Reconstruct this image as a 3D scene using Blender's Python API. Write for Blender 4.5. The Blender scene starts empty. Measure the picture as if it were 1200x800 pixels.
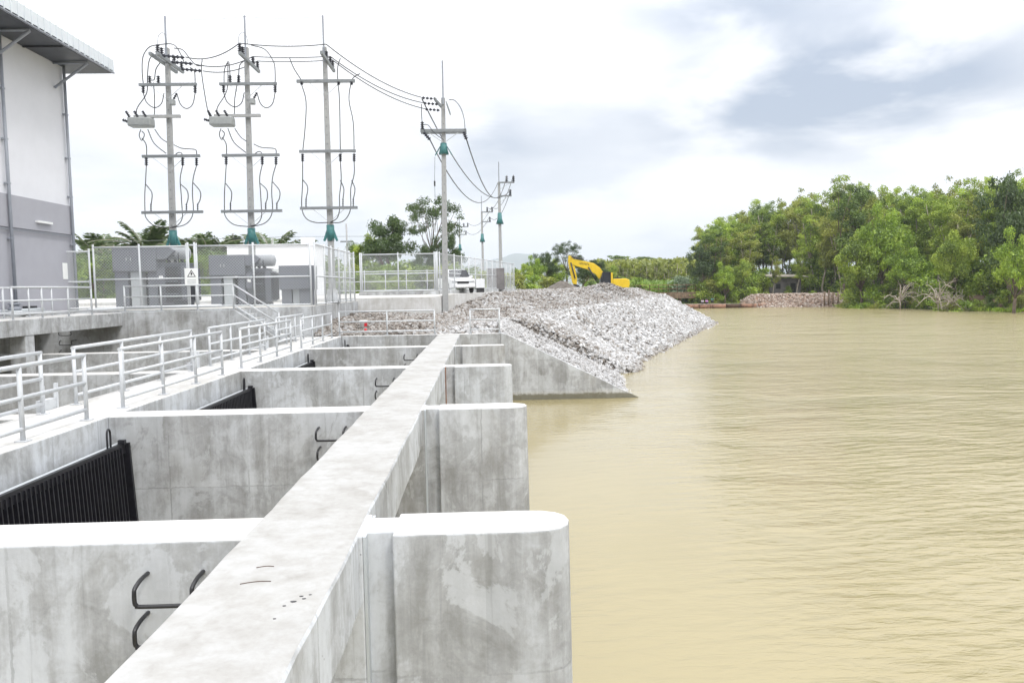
import bpy, math, random
import numpy as np
from mathutils import Matrix, Vector
R = math.radians
random.seed(7); rng = np.random.default_rng(7)
scene = bpy.context.scene
col = scene.collection

# ------------------------------------------------------------------ camera
CAMZ, FPX = 1.9, 900.0
yaw, pitch, roll = R(2.05), R(4.05), R(1.0)
fwd = Vector((math.sin(yaw)*math.cos(pitch), math.cos(yaw)*math.cos(pitch), -math.sin(pitch)))
rt = Vector((math.cos(yaw), -math.sin(yaw), 0)); up = rt.cross(fwd)
rt2 = rt*math.cos(roll) - up*math.sin(roll); up2 = rt*math.sin(roll) + up*math.cos(roll)
cam_d = bpy.data.cameras.new("camera"); cam = bpy.data.objects.new("camera", cam_d); col.objects.link(cam)
cam_d.sensor_width = 36; cam_d.lens = 36*FPX/1200; cam_d.clip_end = 20000; cam_d.clip_start = 0.05
m = Matrix((rt2, up2, -fwd)).transposed().to_4x4(); m.translation = (0, 0, CAMZ); cam.matrix_world = m
scene.camera = cam

# ------------------------------------------------------------------ light and sky
EXPO = 0.08
scene.view_settings.view_transform = 'Standard'; scene.view_settings.look = 'None'
scene.view_settings.exposure = EXPO; scene.view_settings.gamma = 1.0
SUN_EL, SUN_AZ = R(52), R(142)           # azimuth clockwise from +Y
sd = bpy.data.lights.new("sun", 'SUN'); sd.energy = 1.75; sd.angle = R(11); sd.color = (1, .97, .92)
sun = bpy.data.objects.new("sun", sd); col.objects.link(sun)
sv = Vector((math.sin(SUN_AZ)*math.cos(SUN_EL), math.cos(SUN_AZ)*math.cos(SUN_EL), math.sin(SUN_EL)))
sun.rotation_euler = sv.to_track_quat('Z', 'Y').to_euler()
sun.location = sv*50

class NT:
    """small helper for node trees"""
    def __init__(s, tree): s.t = tree; s.n = tree.nodes; s.l = tree.links
    def new(s, typ, **kw):
        nd = s.n.new(typ)
        ins = kw.pop('ins', {})
        for k, v in kw.items(): setattr(nd, k, v)
        for k, v in ins.items():
            if isinstance(v, bpy.types.NodeSocket): s.l.new(v, nd.inputs[k])
            else: nd.inputs[k].default_value = v
        return nd
    def math(s, op, a, b=0.0, clamp=False):
        return s.new('ShaderNodeMath', operation=op, use_clamp=clamp, ins={0: a, 1: b}).outputs[0]
    def noise(s, vec, scale, detail=4, rough=.5, dist=0.0):
        return s.new('ShaderNodeTexNoise', ins={'Vector': vec, 'Scale': scale, 'Detail': detail, 'Roughness': rough, 'Distortion': dist}).outputs['Fac']
    def mapping(s, vec, scale=(1, 1, 1), loc=(0, 0, 0), rot=(0, 0, 0)):
        return s.new('ShaderNodeMapping', ins={'Vector': vec, 'Scale': scale, 'Location': loc, 'Rotation': rot}).outputs[0]
    def ramp(s, fac, stops):
        r = s.new('ShaderNodeValToRGB', ins={0: fac}); e = r.color_ramp.elements
        while len(e) < len(stops): e.new(.5)
        for k, (p, c) in enumerate(stops):
            e[k].position = p; e[k].color = (*c, 1) if len(c) == 3 else c
        return r.outputs[0]
    def mix(s, fac, a, b, typ='MIX'):
        nd = s.n.new('ShaderNodeMix'); nd.data_type = 'RGBA'; nd.blend_type = typ
        for sock, v in ((nd.inputs[0], fac), (nd.inputs[6], a), (nd.inputs[7], b)):
            if isinstance(v, bpy.types.NodeSocket): s.l.new(v, sock)
            else: sock.default_value = v if isinstance(v, float) or len(v) == 4 else (*v, 1)
        return nd.outputs[2]
    def smooth(s, v, a, b):
        return s.new('ShaderNodeMapRange', interpolation_type='SMOOTHSTEP', ins={0: v, 1: a, 2: b, 3: 0.0, 4: 1.0}).outputs[0]

world = bpy.data.worlds.new("World"); scene.world = world; world.use_nodes = True
T = NT(world.node_tree); T.n.clear()
wout = T.new('ShaderNodeOutputWorld'); bg = T.new('ShaderNodeBackground')
sky = T.new('ShaderNodeTexSky', sky_type='NISHITA', sun_disc=False, sun_elevation=SUN_EL, sun_rotation=SUN_AZ)
tc = T.new('ShaderNodeTexCoord'); d = tc.outputs['Generated']
sep = T.new('ShaderNodeSeparateXYZ', ins={0: d})
zc = T.math('MAXIMUM', sep.outputs[2], 0.0)
den = T.math('ADD', zc, .16)
px_ = T.math('DIVIDE', sep.outputs[0], den); py_ = T.math('DIVIDE', sep.outputs[1], den)
pl = T.new('ShaderNodeCombineXYZ', ins={0: px_, 1: py_, 2: 0.0}).outputs[0]
n1 = T.noise(T.mapping(pl, (1, 1, 1), (3.3, 1.7, 0)), .9, 6, .5, .1)
n2 = T.noise(T.mapping(d, (1.5, 1.5, 4.2), (2.3, 1.2, 5.0)), 2.3, 6, .5, .3)
def blob(dx, dy, dz, rx, rz):
    v = Vector((dx, dy, dz)).normalized()
    a = T.math('DIVIDE', T.math('SUBTRACT', sep.outputs[0], v.x), rx)
    b = T.math('DIVIDE', T.math('SUBTRACT', sep.outputs[2], v.z), rz)
    q = T.math('ADD', T.math('MULTIPLY', a, a), T.math('MULTIPLY', b, b))
    return T.math('MULTIPLY', T.math('EXPONENT', T.math('MULTIPLY', q, -1.0)), T.smooth(sep.outputs[1], 0.0, .4))
dark = T.math('ADD', blob(.46, .95, .235, .16, .06), T.math('MULTIPLY', blob(.0, 1, .20, .10, .05), .42))
dark = T.math('ADD', dark, T.math('MULTIPLY', blob(.12, 1, .045, .25, .05), .42))
dark = T.math('ADD', dark, T.math('MULTIPLY', blob(.30, .95, .33, .16, .025), .3))
dm = T.math('MULTIPLY', dark, T.math('ADD', .25, T.math('MULTIPLY', T.smooth(n2, .38, .58), 1.25)))
general = T.math('MULTIPLY', T.math('MULTIPLY', T.smooth(n1, .42, .68), T.smooth(n2, .35, .6)), .40)
gmask = T.math('ADD', dm, general, clamp=True)
# overcast luminance rises from horizon to zenith (CIE overcast)
lum = T.math('ADD', 1.17, T.math('MULTIPLY', T.smooth(zc, .12, 1.0), 1.75))
white = T.mix(1.0, (1.0, 1.0, 1.015), T.new('ShaderNodeCombineXYZ', ins={0: lum, 1: lum, 2: lum}).outputs[0], 'MULTIPLY')
grey = T.mix(1.0, (.41, .475, .585), T.new('ShaderNodeCombineXYZ', ins={0: lum, 1: lum, 2: lum}).outputs[0], 'MULTIPLY')
cl = T.mix(gmask, white, grey)
skyb = T.mix(1.0, sky.outputs[0], (.1, .1, .1), 'MULTIPLY')
final = T.mix(T.math('SUBTRACT', .94, T.math('MULTIPLY', gmask, .12)), skyb, cl)
bgn = bg
T.l.new(final, bgn.inputs[0]); bgn.inputs[1].default_value = 1.0
T.l.new(bgn.outputs[0], wout.inputs[0])

# ------------------------------------------------------------------ materials
MATS = {}
def new_mat(name):
    mt = bpy.data.materials.new(name); mt.use_nodes = True
    t = NT(mt.node_tree); b = t.n['Principled BSDF']; MATS[name] = mt
    return mt, t, b
def simple(name, c, rough=.6, metal=0.0, var=.12, scale=6.0, bump=0.0):
    mt, t, b = new_mat(name)
    g = t.new('ShaderNodeNewGeometry').outputs['Position']
    n = t.noise(g, scale, 5, .6)
    f = t.new('ShaderNodeMapRange', ins={0: n, 1: .3, 2: .7, 3: 1-var, 4: 1+var}).outputs[0]
    cc = t.mix(1.0, c, t.new('ShaderNodeCombineXYZ', ins={0: f, 1: f, 2: f}).outputs[0], 'MULTIPLY')
    t.l.new(cc, b.inputs['Base Color']); b.inputs['Roughness'].default_value = rough; b.inputs['Metallic'].default_value = metal
    if bump:
        bp = t.new('ShaderNodeBump', ins={'Height': n, 'Strength': bump, 'Distance': .02}); t.l.new(bp.outputs[0], b.inputs['Normal'])
    return mt

def concrete(name, lo, mid, hi, panels=True, seed=0.0, lo_wear=1.0):
    mt, t, b = new_mat(name)
    g = t.new('ShaderNodeNewGeometry'); p = t.mapping(g.outputs['Position'], (1, 1, 1), (seed, seed*.7, seed*.3))
    sp = t.new('ShaderNodeSeparateXYZ', ins={0: g.outputs['Position']})
    n_big = t.noise(p, .9, 7, .62, .6)
    n_str = t.noise(t.mapping(p, (3.2, 3.2, .32)), 1.5, 7, .65, .3)
    n_fin = t.noise(p, 34, 4, .6)
    n_med = t.noise(p, 5.5, 6, .65, .8)
    v = t.math('ADD', t.math('MULTIPLY', n_big, .42), t.math('MULTIPLY', n_str, .34))
    v = t.math('ADD', v, t.math('MULTIPLY', n_med, .18)); v = t.math('ADD', v, t.math('MULTIPLY', n_fin, .06))
    c = t.ramp(v, [(.39, lo), (.485, mid), (.56, hi), (.635, tuple(min(1, q*1.12) for q in hi))])
    # crisp-edged lime bloom and darker form-oil stains
    bl = t.noise(t.mapping(p, (1, 1, .7), (3, 8, 1)), 1.5, 10, .68, .5)
    bm = .55 if panels else .22
    c = t.mix(t.math('MULTIPLY', t.smooth(bl, .535, .575), bm), c, tuple(min(1, q*1.05) for q in hi))
    c = t.mix(t.math('MULTIPLY', t.math('SUBTRACT', 1.0, t.smooth(bl, .40, .45)), bm*.6), c, tuple(q*.9 for q in lo))
    dr = t.noise(t.mapping(p, (9, 9, .35), (5, 2, 7)), 1.4, 6, .6, .1)
    c = t.mix(t.math('MULTIPLY', t.smooth(dr, .60, .68), bm*.5), c, tuple(q*.85 for q in lo))
    # brown damp patches
    br = t.smooth(t.noise(t.mapping(p, (1, 1, .6), (11, 5, 2)), .75, 5, .6, .4), .5, .7)
    c = t.mix(t.math('MULTIPLY', br, .30*lo_wear), c, (lo[0]*1.02, lo[1]*.97, lo[2]*.87))
    h = t.math('MULTIPLY', n_fin, .25)
    h = t.math('ADD', h, t.math('MULTIPLY', n_med, .5))
    if panels:
        uv = t.math('ADD', sp.outputs[0], sp.outputs[1])
        def lines(val, step, off, w):
            f = t.math('FRACT', t.math('DIVIDE', t.math('ADD', val, 100+off), step))
            return t.math('LESS_THAN', f, w)
        wob = t.math('MULTIPLY', t.math('SUBTRACT', n_med, .5), .06)
        l1 = lines(t.math('ADD', uv, wob), 1.22, .31, .018); l2 = lines(t.math('ADD', sp.outputs[2], wob), 1.22, -.03, .016)
        ln = t.math('MULTIPLY', t.math('MAXIMUM', l1, l2), t.smooth(n_big, .38, .6))
        # faint tone change from one form panel to the next
        pv = t.new('ShaderNodeTexWhiteNoise', noise_dimensions='2D', ins={'Vector': t.new('ShaderNodeCombineXYZ', ins={0: t.math('FLOOR', t.math('DIVIDE', t.math('ADD', uv, 100.31), 1.22)), 1: t.math('FLOOR', t.math('DIVIDE', t.math('ADD', sp.outputs[2], 99.97), 1.22))}).outputs[0]}).outputs[0]
        f = t.math('ADD', .92, t.math('MULTIPLY', pv, .16))
        c = t.mix(1.0, c, t.new('ShaderNodeCombineXYZ', ins={0: f, 1: f, 2: f}).outputs[0], 'MULTIPLY')
        c = t.mix(t.math('MULTIPLY', ln, .32), c, tuple(q*.55 for q in lo))
        h = t.math('SUBTRACT', h, t.math('MULTIPLY', ln, .6))
        # tie holes / pin holes
        vo = t.new('ShaderNodeTexVoronoi', ins={'Vector': p, 'Scale': 7.0}).outputs['Distance']
        hole = t.math('MULTIPLY', t.math('LESS_THAN', vo, .045), t.smooth(n_big, .5, .62))
        c = t.mix(t.math('MULTIPLY', hole, .75), c, (.09, .088, .08))
        # waterline: dark damp band and light lime crust
        wz = t.math('ADD', sp.outputs[2], t.math('MULTIPLY', t.math('SUBTRACT', n_med, .5), .22))
        crust = t.math('MULTIPLY', t.smooth(wz, -2.72, -2.56), t.math('SUBTRACT', 1.0, t.smooth(wz, -2.54, -2.40)))
        c = t.mix(t.math('MULTIPLY', crust, .35), c, (.50, .48, .42))
        damp = t.math('SUBTRACT', 1.0, t.smooth(wz, -2.62, -2.50))
        c = t.mix(t.math('MULTIPLY', damp, .85), c, (.125, .115, .07))
    t.l.new(c, b.inputs['Base Color']); b.inputs['Roughness'].default_value = .82
    b.inputs['Specular IOR Level'].default_value = .3
    bp = t.new('ShaderNodeBump', ins={'Height': h, 'Strength': .35, 'Distance': .012}); t.l.new(bp.outputs[0], b.inputs['Normal'])
    return mt
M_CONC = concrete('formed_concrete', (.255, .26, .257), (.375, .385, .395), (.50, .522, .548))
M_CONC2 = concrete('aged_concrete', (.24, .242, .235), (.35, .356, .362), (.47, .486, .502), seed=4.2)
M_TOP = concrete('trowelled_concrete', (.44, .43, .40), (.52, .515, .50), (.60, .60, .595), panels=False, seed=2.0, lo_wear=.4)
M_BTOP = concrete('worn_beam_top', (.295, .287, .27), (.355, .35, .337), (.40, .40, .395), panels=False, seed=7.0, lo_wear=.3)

M_WPAINT = simple('white_painted_steel', (.52, .54, .56), .4, var=.08, scale=9)
M_GALV = simple('galvanised_steel', (.50, .52, .53), .42, .35, .12, 12)
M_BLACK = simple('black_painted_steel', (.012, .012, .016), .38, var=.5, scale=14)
M_RUNG = simple('black_coated_rung', (.02, .02, .022), .35, var=.3, scale=40)
M_BWHITE = simple('white_render', (.67, .68, .72), .75, var=.03, scale=1.2)
M_BGREY = simple('grey_render', (.35, .353, .39), .75, var=.04, scale=1.2)
M_SOFFIT = simple('dark_metal_soffit', (.045, .05, .06), .5, var=.2, scale=2)
M_ROOF = simple('pale_roof_sheet', (.62, .66, .70), .4, var=.04, scale=3)
M_STEELG = simple('grey_steel_tube', (.27, .29, .33), .5, var=.08)
M_TRANS = simple('transformer_grey', (.155, .165, .19), .42, var=.05, scale=3)
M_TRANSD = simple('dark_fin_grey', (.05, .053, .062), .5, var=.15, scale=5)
M_CABPALE = simple('pale_cable_cover', (.44, .47, .49), .5, var=.05)
M_INS = simple('black_insulator', (.018, .02, .032), .3, var=.2)
M_CABLE = simple('black_cable', (.03, .032, .035), .5, var=.2)
M_THIN = simple('bare_grey_wire', (.16, .17, .18), .5, var=.1)
M_ARM = simple('galvanised_crossarm', (.21, .225, .235), .5, .2, .15, 12)
M_ARML = simple('pale_concrete_arm', (.33, .335, .335), .7, var=.12, scale=8)
M_BOX = simple('grey_switch_tank', (.29, .305, .305), .5, var=.12, scale=10)
M_TEAL = simple('teal_guard_sheet', (.045, .17, .17), .5, var=.25, scale=8)
M_YEL = simple('yellow_machine_paint', (.70, .48, .012), .4, var=.1, scale=2)
M_DGLASS = simple('dark_cab_glass', (.012, .014, .02), .12, var=.1)
M_MBLACK = simple('dark_machine_steel', (.03, .03, .033), .55, var=.25, scale=4)
M_TRUCK = simple('white_car_paint', (.72, .73, .75), .25, var=.03)
M_TYRE = simple('tyre_rubber', (.02, .02, .02), .8, var=.2)
M_RUST = simple('rusty_steel', (.22, .12, .08), .85, var=.75, scale=1.3, bump=.5)
M_RUSTD = simple('dark_rusty_steel', (.075, .04, .025), .85, var=.4, scale=2.2)
M_WOOD = simple('weathered_plank', (.17, .12, .08), .85, var=.35, scale=1.5)
M_SHED = simple('grey_weathered_board', (.17, .16, .16), .85, var=.3, scale=1.2)
M_TIN = simple('rusting_roof_sheet', (.30, .27, .22), .7, var=.3, scale=1.4)
M_WALLW = simple('far_white_wall', (.74, .75, .77), .8, var=.03)
M_BARK = simple('pale_grey_bark', (.33, .29, .23), .9, var=.35, scale=1.7)
M_BARKD = simple('dark_bark', (.13, .10, .075), .9, var=.35, scale=1.7)
M_DEAD = simple('bleached_dead_wood', (.46, .40, .33), .9, var=.25, scale=2)
M_SIGN = simple('white_sign_sheet', (.80, .81, .80), .5, var=.03)
M_PRINT = simple('black_print', (.02, .02, .02), .6, var=.1)
M_PRINTG = simple('faint_grey_print', (.5, .52, .52), .6, var=.1)
M_RED = simple('red_plastic', (.55, .02, .03), .45, var=.1)
M_SKIN = simple('skin', (.36, .2, .13), .6, var=.06)
M_HAIR = simple('dark_hair', (.015, .012, .012), .6)
M_TIN2 = simple('lilac_cloth', (.62, .28, .62), .8, var=.08)
M_CLG = simple('pale_grey_cloth', (.52, .50, .56), .8, var=.08)
M_CLT = simple('teal_cloth', (.02, .26, .22), .8, var=.12)
M_CLD = simple('dark_trousers', (.03, .035, .05), .85)
M_LAMP = simple('white_lamp_housing', (.75, .76, .76), .4, var=.03)
M_ROAD = simple('pale_concrete_paving', (.52, .51, .48), .85, var=.1, scale=.6)

def foliage(name, dark, mid, lite, trans=.38):
    mt, t, b = new_mat(name)
    a = t.new('ShaderNodeAttribute', attribute_name='tint').outputs['Fac']
    info = t.new('ShaderNodeObjectInfo').outputs['Random']
    f = t.math('ADD', t.math('MULTIPLY', a, .82), t.math('MULTIPLY', info, .18))
    c = t.ramp(f, [(.08, dark), (.5, mid), (.92, lite)])
    t.n.remove(b)
    df = t.new('ShaderNodeBsdfDiffuse', ins={'Color': c}); tr = t.new('ShaderNodeBsdfTranslucent', ins={'Color': c})
    gl = t.new('ShaderNodeBsdfGlossy', ins={'Roughness': .45, 'Color': (.8, .85, .8, 1)})
    mx = t.new('ShaderNodeMixShader', ins={0: trans, 1: df.outputs[0], 2: tr.outputs[0]})
    mx2 = t.new('ShaderNodeMixShader', ins={0: .05, 1: mx.outputs[0], 2: gl.outputs[0]})
    t.l.new(mx2.outputs[0], t.n['Material Output'].inputs[0])
    return mt
F_MID = foliage('mid_green_leaves', (.075, .125, .014), (.25, .345, .036), (.50, .60, .085))
F_DARK = foliage('dark_green_leaves', (.035, .065, .012), (.115, .185, .03), (.26, .35, .065))
F_DEEP = foliage('deep_green_leaves', (.025, .045, .012), (.06, .105, .025), (.13, .19, .045))
F_LITE = foliage('bright_green_leaves', (.10, .17, .014), (.27, .40, .035), (.50, .63, .08))
F_OLIVE = foliage('olive_green_leaves', (.095, .115, .02), (.28, .315, .052), (.49, .52, .11))
F_PALE = foliage('pale_grey_green_leaves', (.20, .27, .17), (.36, .45, .30), (.55, .62, .48))
F_PALM = foliage('palm_fronds', (.05, .075, .03), (.11, .16, .06), (.21, .27, .12))
F_FIELD = foliage('field_grass', (.10, .16, .03), (.20, .31, .05), (.32, .46, .09))

def stone_mat(name, stops):
    mt, t, b = new_mat(name)
    a = t.new('ShaderNodeAttribute', attribute_name='tint').outputs['Fac']
    g = t.new('ShaderNodeNewGeometry').outputs['Position']
    n = t.noise(g, 9, 4, .6)
    c = t.ramp(a, stops)
    f = t.math('ADD', .82, t.math('MULTIPLY', n, .36))
    c = t.mix(1.0, c, t.new('ShaderNodeCombineXYZ', ins={0: f, 1: f, 2: f}).outputs[0], 'MULTIPLY')
    t.l.new(c, b.inputs['Base Color']); b.inputs['Roughness'].default_value = .85
    return mt
M_STONE = stone_mat('limestone_rubble', [(0, (.12, .10, .085)), (.2, (.25, .225, .20)), (.45, (.32, .31, .30)), (.7, (.42, .42, .425)), (1, (.60, .60, .60))])

def water_mat():
    mt, t, b = new_mat('muddy_water')
    g = t.new('ShaderNodeNewGeometry').outputs['Position']
    sp = t.new('ShaderNodeSeparateXYZ', ins={0: g})
    big = t.noise(t.mapping(g, (.05, .03, 1)), 1.0, 3, .5)
    # ripples: wind waves, long crests across the view, fading out in calm water beside the structure
    rip = t.new('ShaderNodeTexWave', wave_type='BANDS', bands_direction='Y', ins={'Vector': t.mapping(g, (1, 1, 1), rot=(0, 0, R(-9))), 'Scale': .72, 'Distortion': 9.5, 'Detail': 3.0, 'Detail Scale': .55, 'Detail Roughness': .55}).outputs['Fac']
    patch = t.smooth(t.noise(t.mapping(g, (.16, .28, 1), rot=(0, 0, R(-12))), 1.0, 5, .6, .4), .3, .68)
    rip2 = t.noise(t.mapping(g, (.9, 3.0, 1), rot=(0, 0, R(-12))), 1.9, 4, .55, .7)
    rip3 = t.noise(t.mapping(g, (.7, 2.2, 1), rot=(0, 0, R(10))), .35, 4, .55, .3)
    fine = t.noise(t.mapping(g, (2, 5, 1)), 3.5, 3, .6)
    edge = t.math('SUBTRACT', sp.outputs[0], t.math('ADD', 3.2, t.math('MULTIPLY', sp.outputs[1], .13)))
    calm = t.smooth(t.math('ADD', edge, t.math('MULTIPLY', t.math('SUBTRACT', t.noise(t.mapping(g, (.22, .12, 1)), 1.0, 4, .6), .5), 14.0)), -5.0, 9.0)
    amp = t.math('ADD', .05, t.math('MULTIPLY', calm, t.math('ADD', .9, t.math('MULTIPLY', t.smooth(sp.outputs[1], 15, 90), .35))))
    h = t.math('ADD', t.math('MULTIPLY', rip, .13), t.math('MULTIPLY', rip2, .62))
    h = t.math('ADD', h, t.math('MULTIPLY', rip3, .9)); h = t.math('ADD', h, t.math('MULTIPLY', fine, .12))
    h = t.math('MULTIPLY', t.math('MULTIPLY', h, amp), t.math('ADD', .35, patch))
    bp = t.new('ShaderNodeBump', ins={'Height': h, 'Strength': 1.0, 'Distance': .12})
    c = t.mix(big, (.278, .236, .122), (.332, .286, .16))
    t.l.new(c, b.inputs['Base Color']); t.l.new(bp.outputs[0], b.inputs['Normal'])
    rg = t.math('ADD', .05, t.math('MULTIPLY', t.math('MULTIPLY', calm, t.smooth(sp.outputs[1], 8, 60)), .13)); t.l.new(rg, b.inputs['Roughness']); b.inputs['IOR'].default_value = 1.5
    return mt
M_WATER = water_mat()

def ground_mat(name, cs, sc=.35):
    mt, t, b = new_mat(name)
    g = t.new('ShaderNodeNewGeometry').outputs['Position']
    v = t.math('ADD', t.math('MULTIPLY', t.noise(g, sc, 7, .65), .65), t.math('MULTIPLY', t.noise(g, sc*14, 4, .6), .35))
    t.l.new(t.ramp(v, [(.35, cs[0]), (.5, cs[1]), (.64, cs[2])]), b.inputs['Base Color']); b.inputs['Roughness'].default_value = .95
    bp = t.new('ShaderNodeBump', ins={'Height': v, 'Strength': .6, 'Distance': .15}); t.l.new(bp.outputs[0], b.inputs['Normal'])
    return mt
M_GRASSG = ground_mat('grassy_soil', [(.07, .085, .03), (.12, .16, .045), (.19, .23, .08)])
M_SOIL = ground_mat('bare_pinkish_soil', [(.16, .10, .07), (.27, .18, .13), (.38, .28, .21)], .5)
M_GRAVEL = ground_mat('stony_grit', [(.07, .06, .05), (.13, .115, .10), (.21, .19, .17)], 1.6)  # kept dark under the rubble: shade between the stones put into the colour
M_HILL = ground_mat('far_wooded_hill', [(.04, .06, .035), (.05, .08, .045), (.07, .10, .05)], .004)

# ------------------------------------------------------------------ mesh helpers
def world_loc(o):
    v = Vector(o.location)
    while o.parent: o = o.parent; v += Vector(o.location)
    return v
def tag(o, label=None, cat=None, group=None, kind=None, category=None):
    cat = cat or category
    if label: o['label'] = label
    if cat: o['category'] = cat
    if group: o['group'] = group
    if kind: o['kind'] = kind
    return o
def thing(name, loc, label, cat, group=None, rotz=0.0):
    o = bpy.data.objects.new(name, None); col.objects.link(o); o.location = loc; o.rotation_euler.z = rotz
    o.empty_display_size = .3
    return tag(o, label, cat, group)

class MB:
    def __init__(s): s.v = []; s.f = []; s.mi = []; s.sm = []; s.cur = 0; s.smooth = False
    def add(s, vs, fs):
        k = len(s.v); s.v += [tuple(map(float, p)) for p in vs]
        for f in fs: s.f.append(tuple(k+i for i in f)); s.mi.append(s.cur); s.sm.append(s.smooth)
        return s
    def box(s, x0, x1, y0, y1, z0, z1):
        return s.add([(x0,y0,z0),(x1,y0,z0),(x1,y1,z0),(x0,y1,z0),(x0,y0,z1),(x1,y0,z1),(x1,y1,z1),(x0,y1,z1)],
                     [(0,3,2,1),(4,5,6,7),(0,1,5,4),(1,2,6,5),(2,3,7,6),(3,0,4,7)])
    def cbox(s, c, d): return s.box(c[0]-d[0]/2, c[0]+d[0]/2, c[1]-d[1]/2, c[1]+d[1]/2, c[2]-d[2]/2, c[2]+d[2]/2)
    def bar(s, p, q, w, h=None, upv=(0, 0, 1)):
        h = h or w; p = Vector(p); q = Vector(q); a = (q-p).normalized(); u = Vector(upv)
        if abs(a.dot(u)) > .95: u = Vector((0, 1, 0))
        r = a.cross(u).normalized(); u = r.cross(a)
        c = [r*(sx*w/2)+u*(sy*h/2) for sx, sy in ((-1,-1),(1,-1),(1,1),(-1,1))]
        return s.add([p+k for k in c]+[q+k for k in c], [(0,1,2,3),(7,6,5,4),(0,4,5,1),(1,5,6,2),(2,6,7,3),(3,7,4,0)])
    def tube(s, pts, r, n=8, cap=True, r2=None):
        pts = [Vector(p) for p in pts]; m_ = len(pts); rings = []; prev = None
        for i, p in enumerate(pts):
            a = (pts[min(i+1, m_-1)]-pts[max(i-1, 0)]).normalized()
            if prev is None:
                u = Vector((0, 0, 1)) if abs(a.z) < .9 else Vector((0, 1, 0)); x = a.cross(u).normalized()
            else: x = (prev - a*prev.dot(a)).normalized()
            prev = x; y = a.cross(x)
            rr = r if r2 is None else r+(r2-r)*i/(m_-1)
            rings.append([p+(x*math.cos(2*math.pi*k/n)+y*math.sin(2*math.pi*k/n))*rr for k in range(n)])
        vs = [q for g in rings for q in g]
        fs = [(i*n+k, i*n+(k+1)%n, (i+1)*n+(k+1)%n, (i+1)*n+k) for i in range(m_-1) for k in range(n)]
        o = s.smooth; s.smooth = True; k0 = len(s.f); s.add(vs, fs)
        if cap:
            s.smooth = False; b = len(s.v)-len(vs)
            s.f += [tuple(b+n-1-k for k in range(n)), tuple(b+(m_-1)*n+k for k in range(n))]; s.mi += [s.cur]*2; s.sm += [False]*2
        s.smooth = o; return s
    def lathe(s, prof, c=(0, 0, 0), n=12, axis='Z'):
        vs = []; fs = []
        for (r, h) in prof:
            for k in range(n):
                a = 2*math.pi*k/n; x, y = r*math.cos(a), r*math.sin(a)
                p = (x, y, h) if axis == 'Z' else ((h, x, y) if axis == 'X' else (x, h, y))
                vs.append((c[0]+p[0], c[1]+p[1], c[2]+p[2]))
        for i in range(len(prof)-1):
            for k in range(n): fs.append((i*n+k, i*n+(k+1)%n, (i+1)*n+(k+1)%n, (i+1)*n+k))
        o = s.smooth; s.smooth = True; s.add(vs, fs); s.smooth = o
        b = len(s.v)-len(vs)
        s.f += [tuple(b+n-1-k for k in range(n)), tuple(b+(len(prof)-1)*n+k for k in range(n))]; s.mi += [s.cur]*2; s.sm += [False]*2
        return s
    def prism(s, poly, z0, z1):
        """poly in XY, counter-clockwise, z0/z1 numbers"""
        n = len(poly)
        return s.add([(x, y, z0) for x, y in poly]+[(x, y, z1) for x, y in poly],
                     [tuple(range(n-1, -1, -1)), tuple(range(n, 2*n))]+[(k, (k+1)%n, n+(k+1)%n, n+k) for k in range(n)])
    def yprism(s, poly, y0, y1):
        """poly in XZ, counter-clockwise seen from -Y"""
        n = len(poly)
        return s.add([(x, y0, z) for x, z in poly]+[(x, y1, z) for x, z in poly],
                     [tuple(range(n)), tuple(range(2*n-1, n-1, -1))]+[(k, n+k, n+(k+1)%n, (k+1)%n) for k in range(n)])
    def mesh(s, name, mats, off=(0, 0, 0)):
        me = bpy.data.meshes.new(name)
        me.from_pydata([(a-off[0], b-off[1], c-off[2]) for a, b, c in s.v], [], s.f)
        for mt in mats: me.materials.append(mt)
        me.polygons.foreach_set('material_index', s.mi); me.polygons.foreach_set('use_smooth', s.sm)
        me.update(); return me
    def build(s, name, mat, parent=None, local=False, bevel=0.0, uptop=False, loc=None, **tags):
        mats = list(mat) if isinstance(mat, (list, tuple)) else [mat]
        off = Vector((0, 0, 0))
        if parent and not local: off = world_loc(parent)
        if loc is not None: off = Vector(loc)
        me = s.mesh(name, mats, off)
        if uptop:
            for p in me.polygons: p.material_index = 1 if p.normal.z > .85 else 0
        o = bpy.data.objects.new(name, me); col.objects.link(o)
        if parent: o.parent = parent
        elif loc is not None: o.location = loc
        if bevel:
            b = o.modifiers.new('bevel', 'BEVEL'); b.width = bevel; b.segments = 2; b.limit_method = 'ANGLE'; b.angle_limit = R(40)
        return tag(o, **tags)
def copy_tree(o, parent=None):
    c = o.copy(); col.objects.link(c)
    if parent: c.parent = parent
    for ch in o.children: copy_tree(ch, c)
    return c
def smooth_path(pts, k=5):
    """Catmull-Rom through the points"""
    P = [Vector(p) for p in pts]; P = [P[0]*2-P[1]]+P+[P[-1]*2-P[-2]]; out = []
    for i in range(1, len(P)-2):
        for j in range(k):
            t = j/k
            out.append(.5*((2*P[i])+(P[i+1]-P[i-1])*t+(2*P[i-1]-5*P[i]+4*P[i+1]-P[i+2])*t*t+(3*P[i]-P[i-1]-3*P[i+1]+P[i+2])*t**3))
    return out+[P[-2]]
def sag(p, q, s, k=14):
    p = Vector(p); q = Vector(q)
    return [p.lerp(q, i/k)-Vector((0, 0, 4*s*(i/k)*(1-i/k))) for i in range(k+1)]
def at(x, y, Y):
    """surveying: point at distance Y along a bearing measured in the photograph (1200x800)"""
    v = fwd + rt2*((x-600)/FPX) - up2*((y-400)/FPX)
    return Vector((0, 0, CAMZ)) + v*(Y/v.y)

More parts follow.
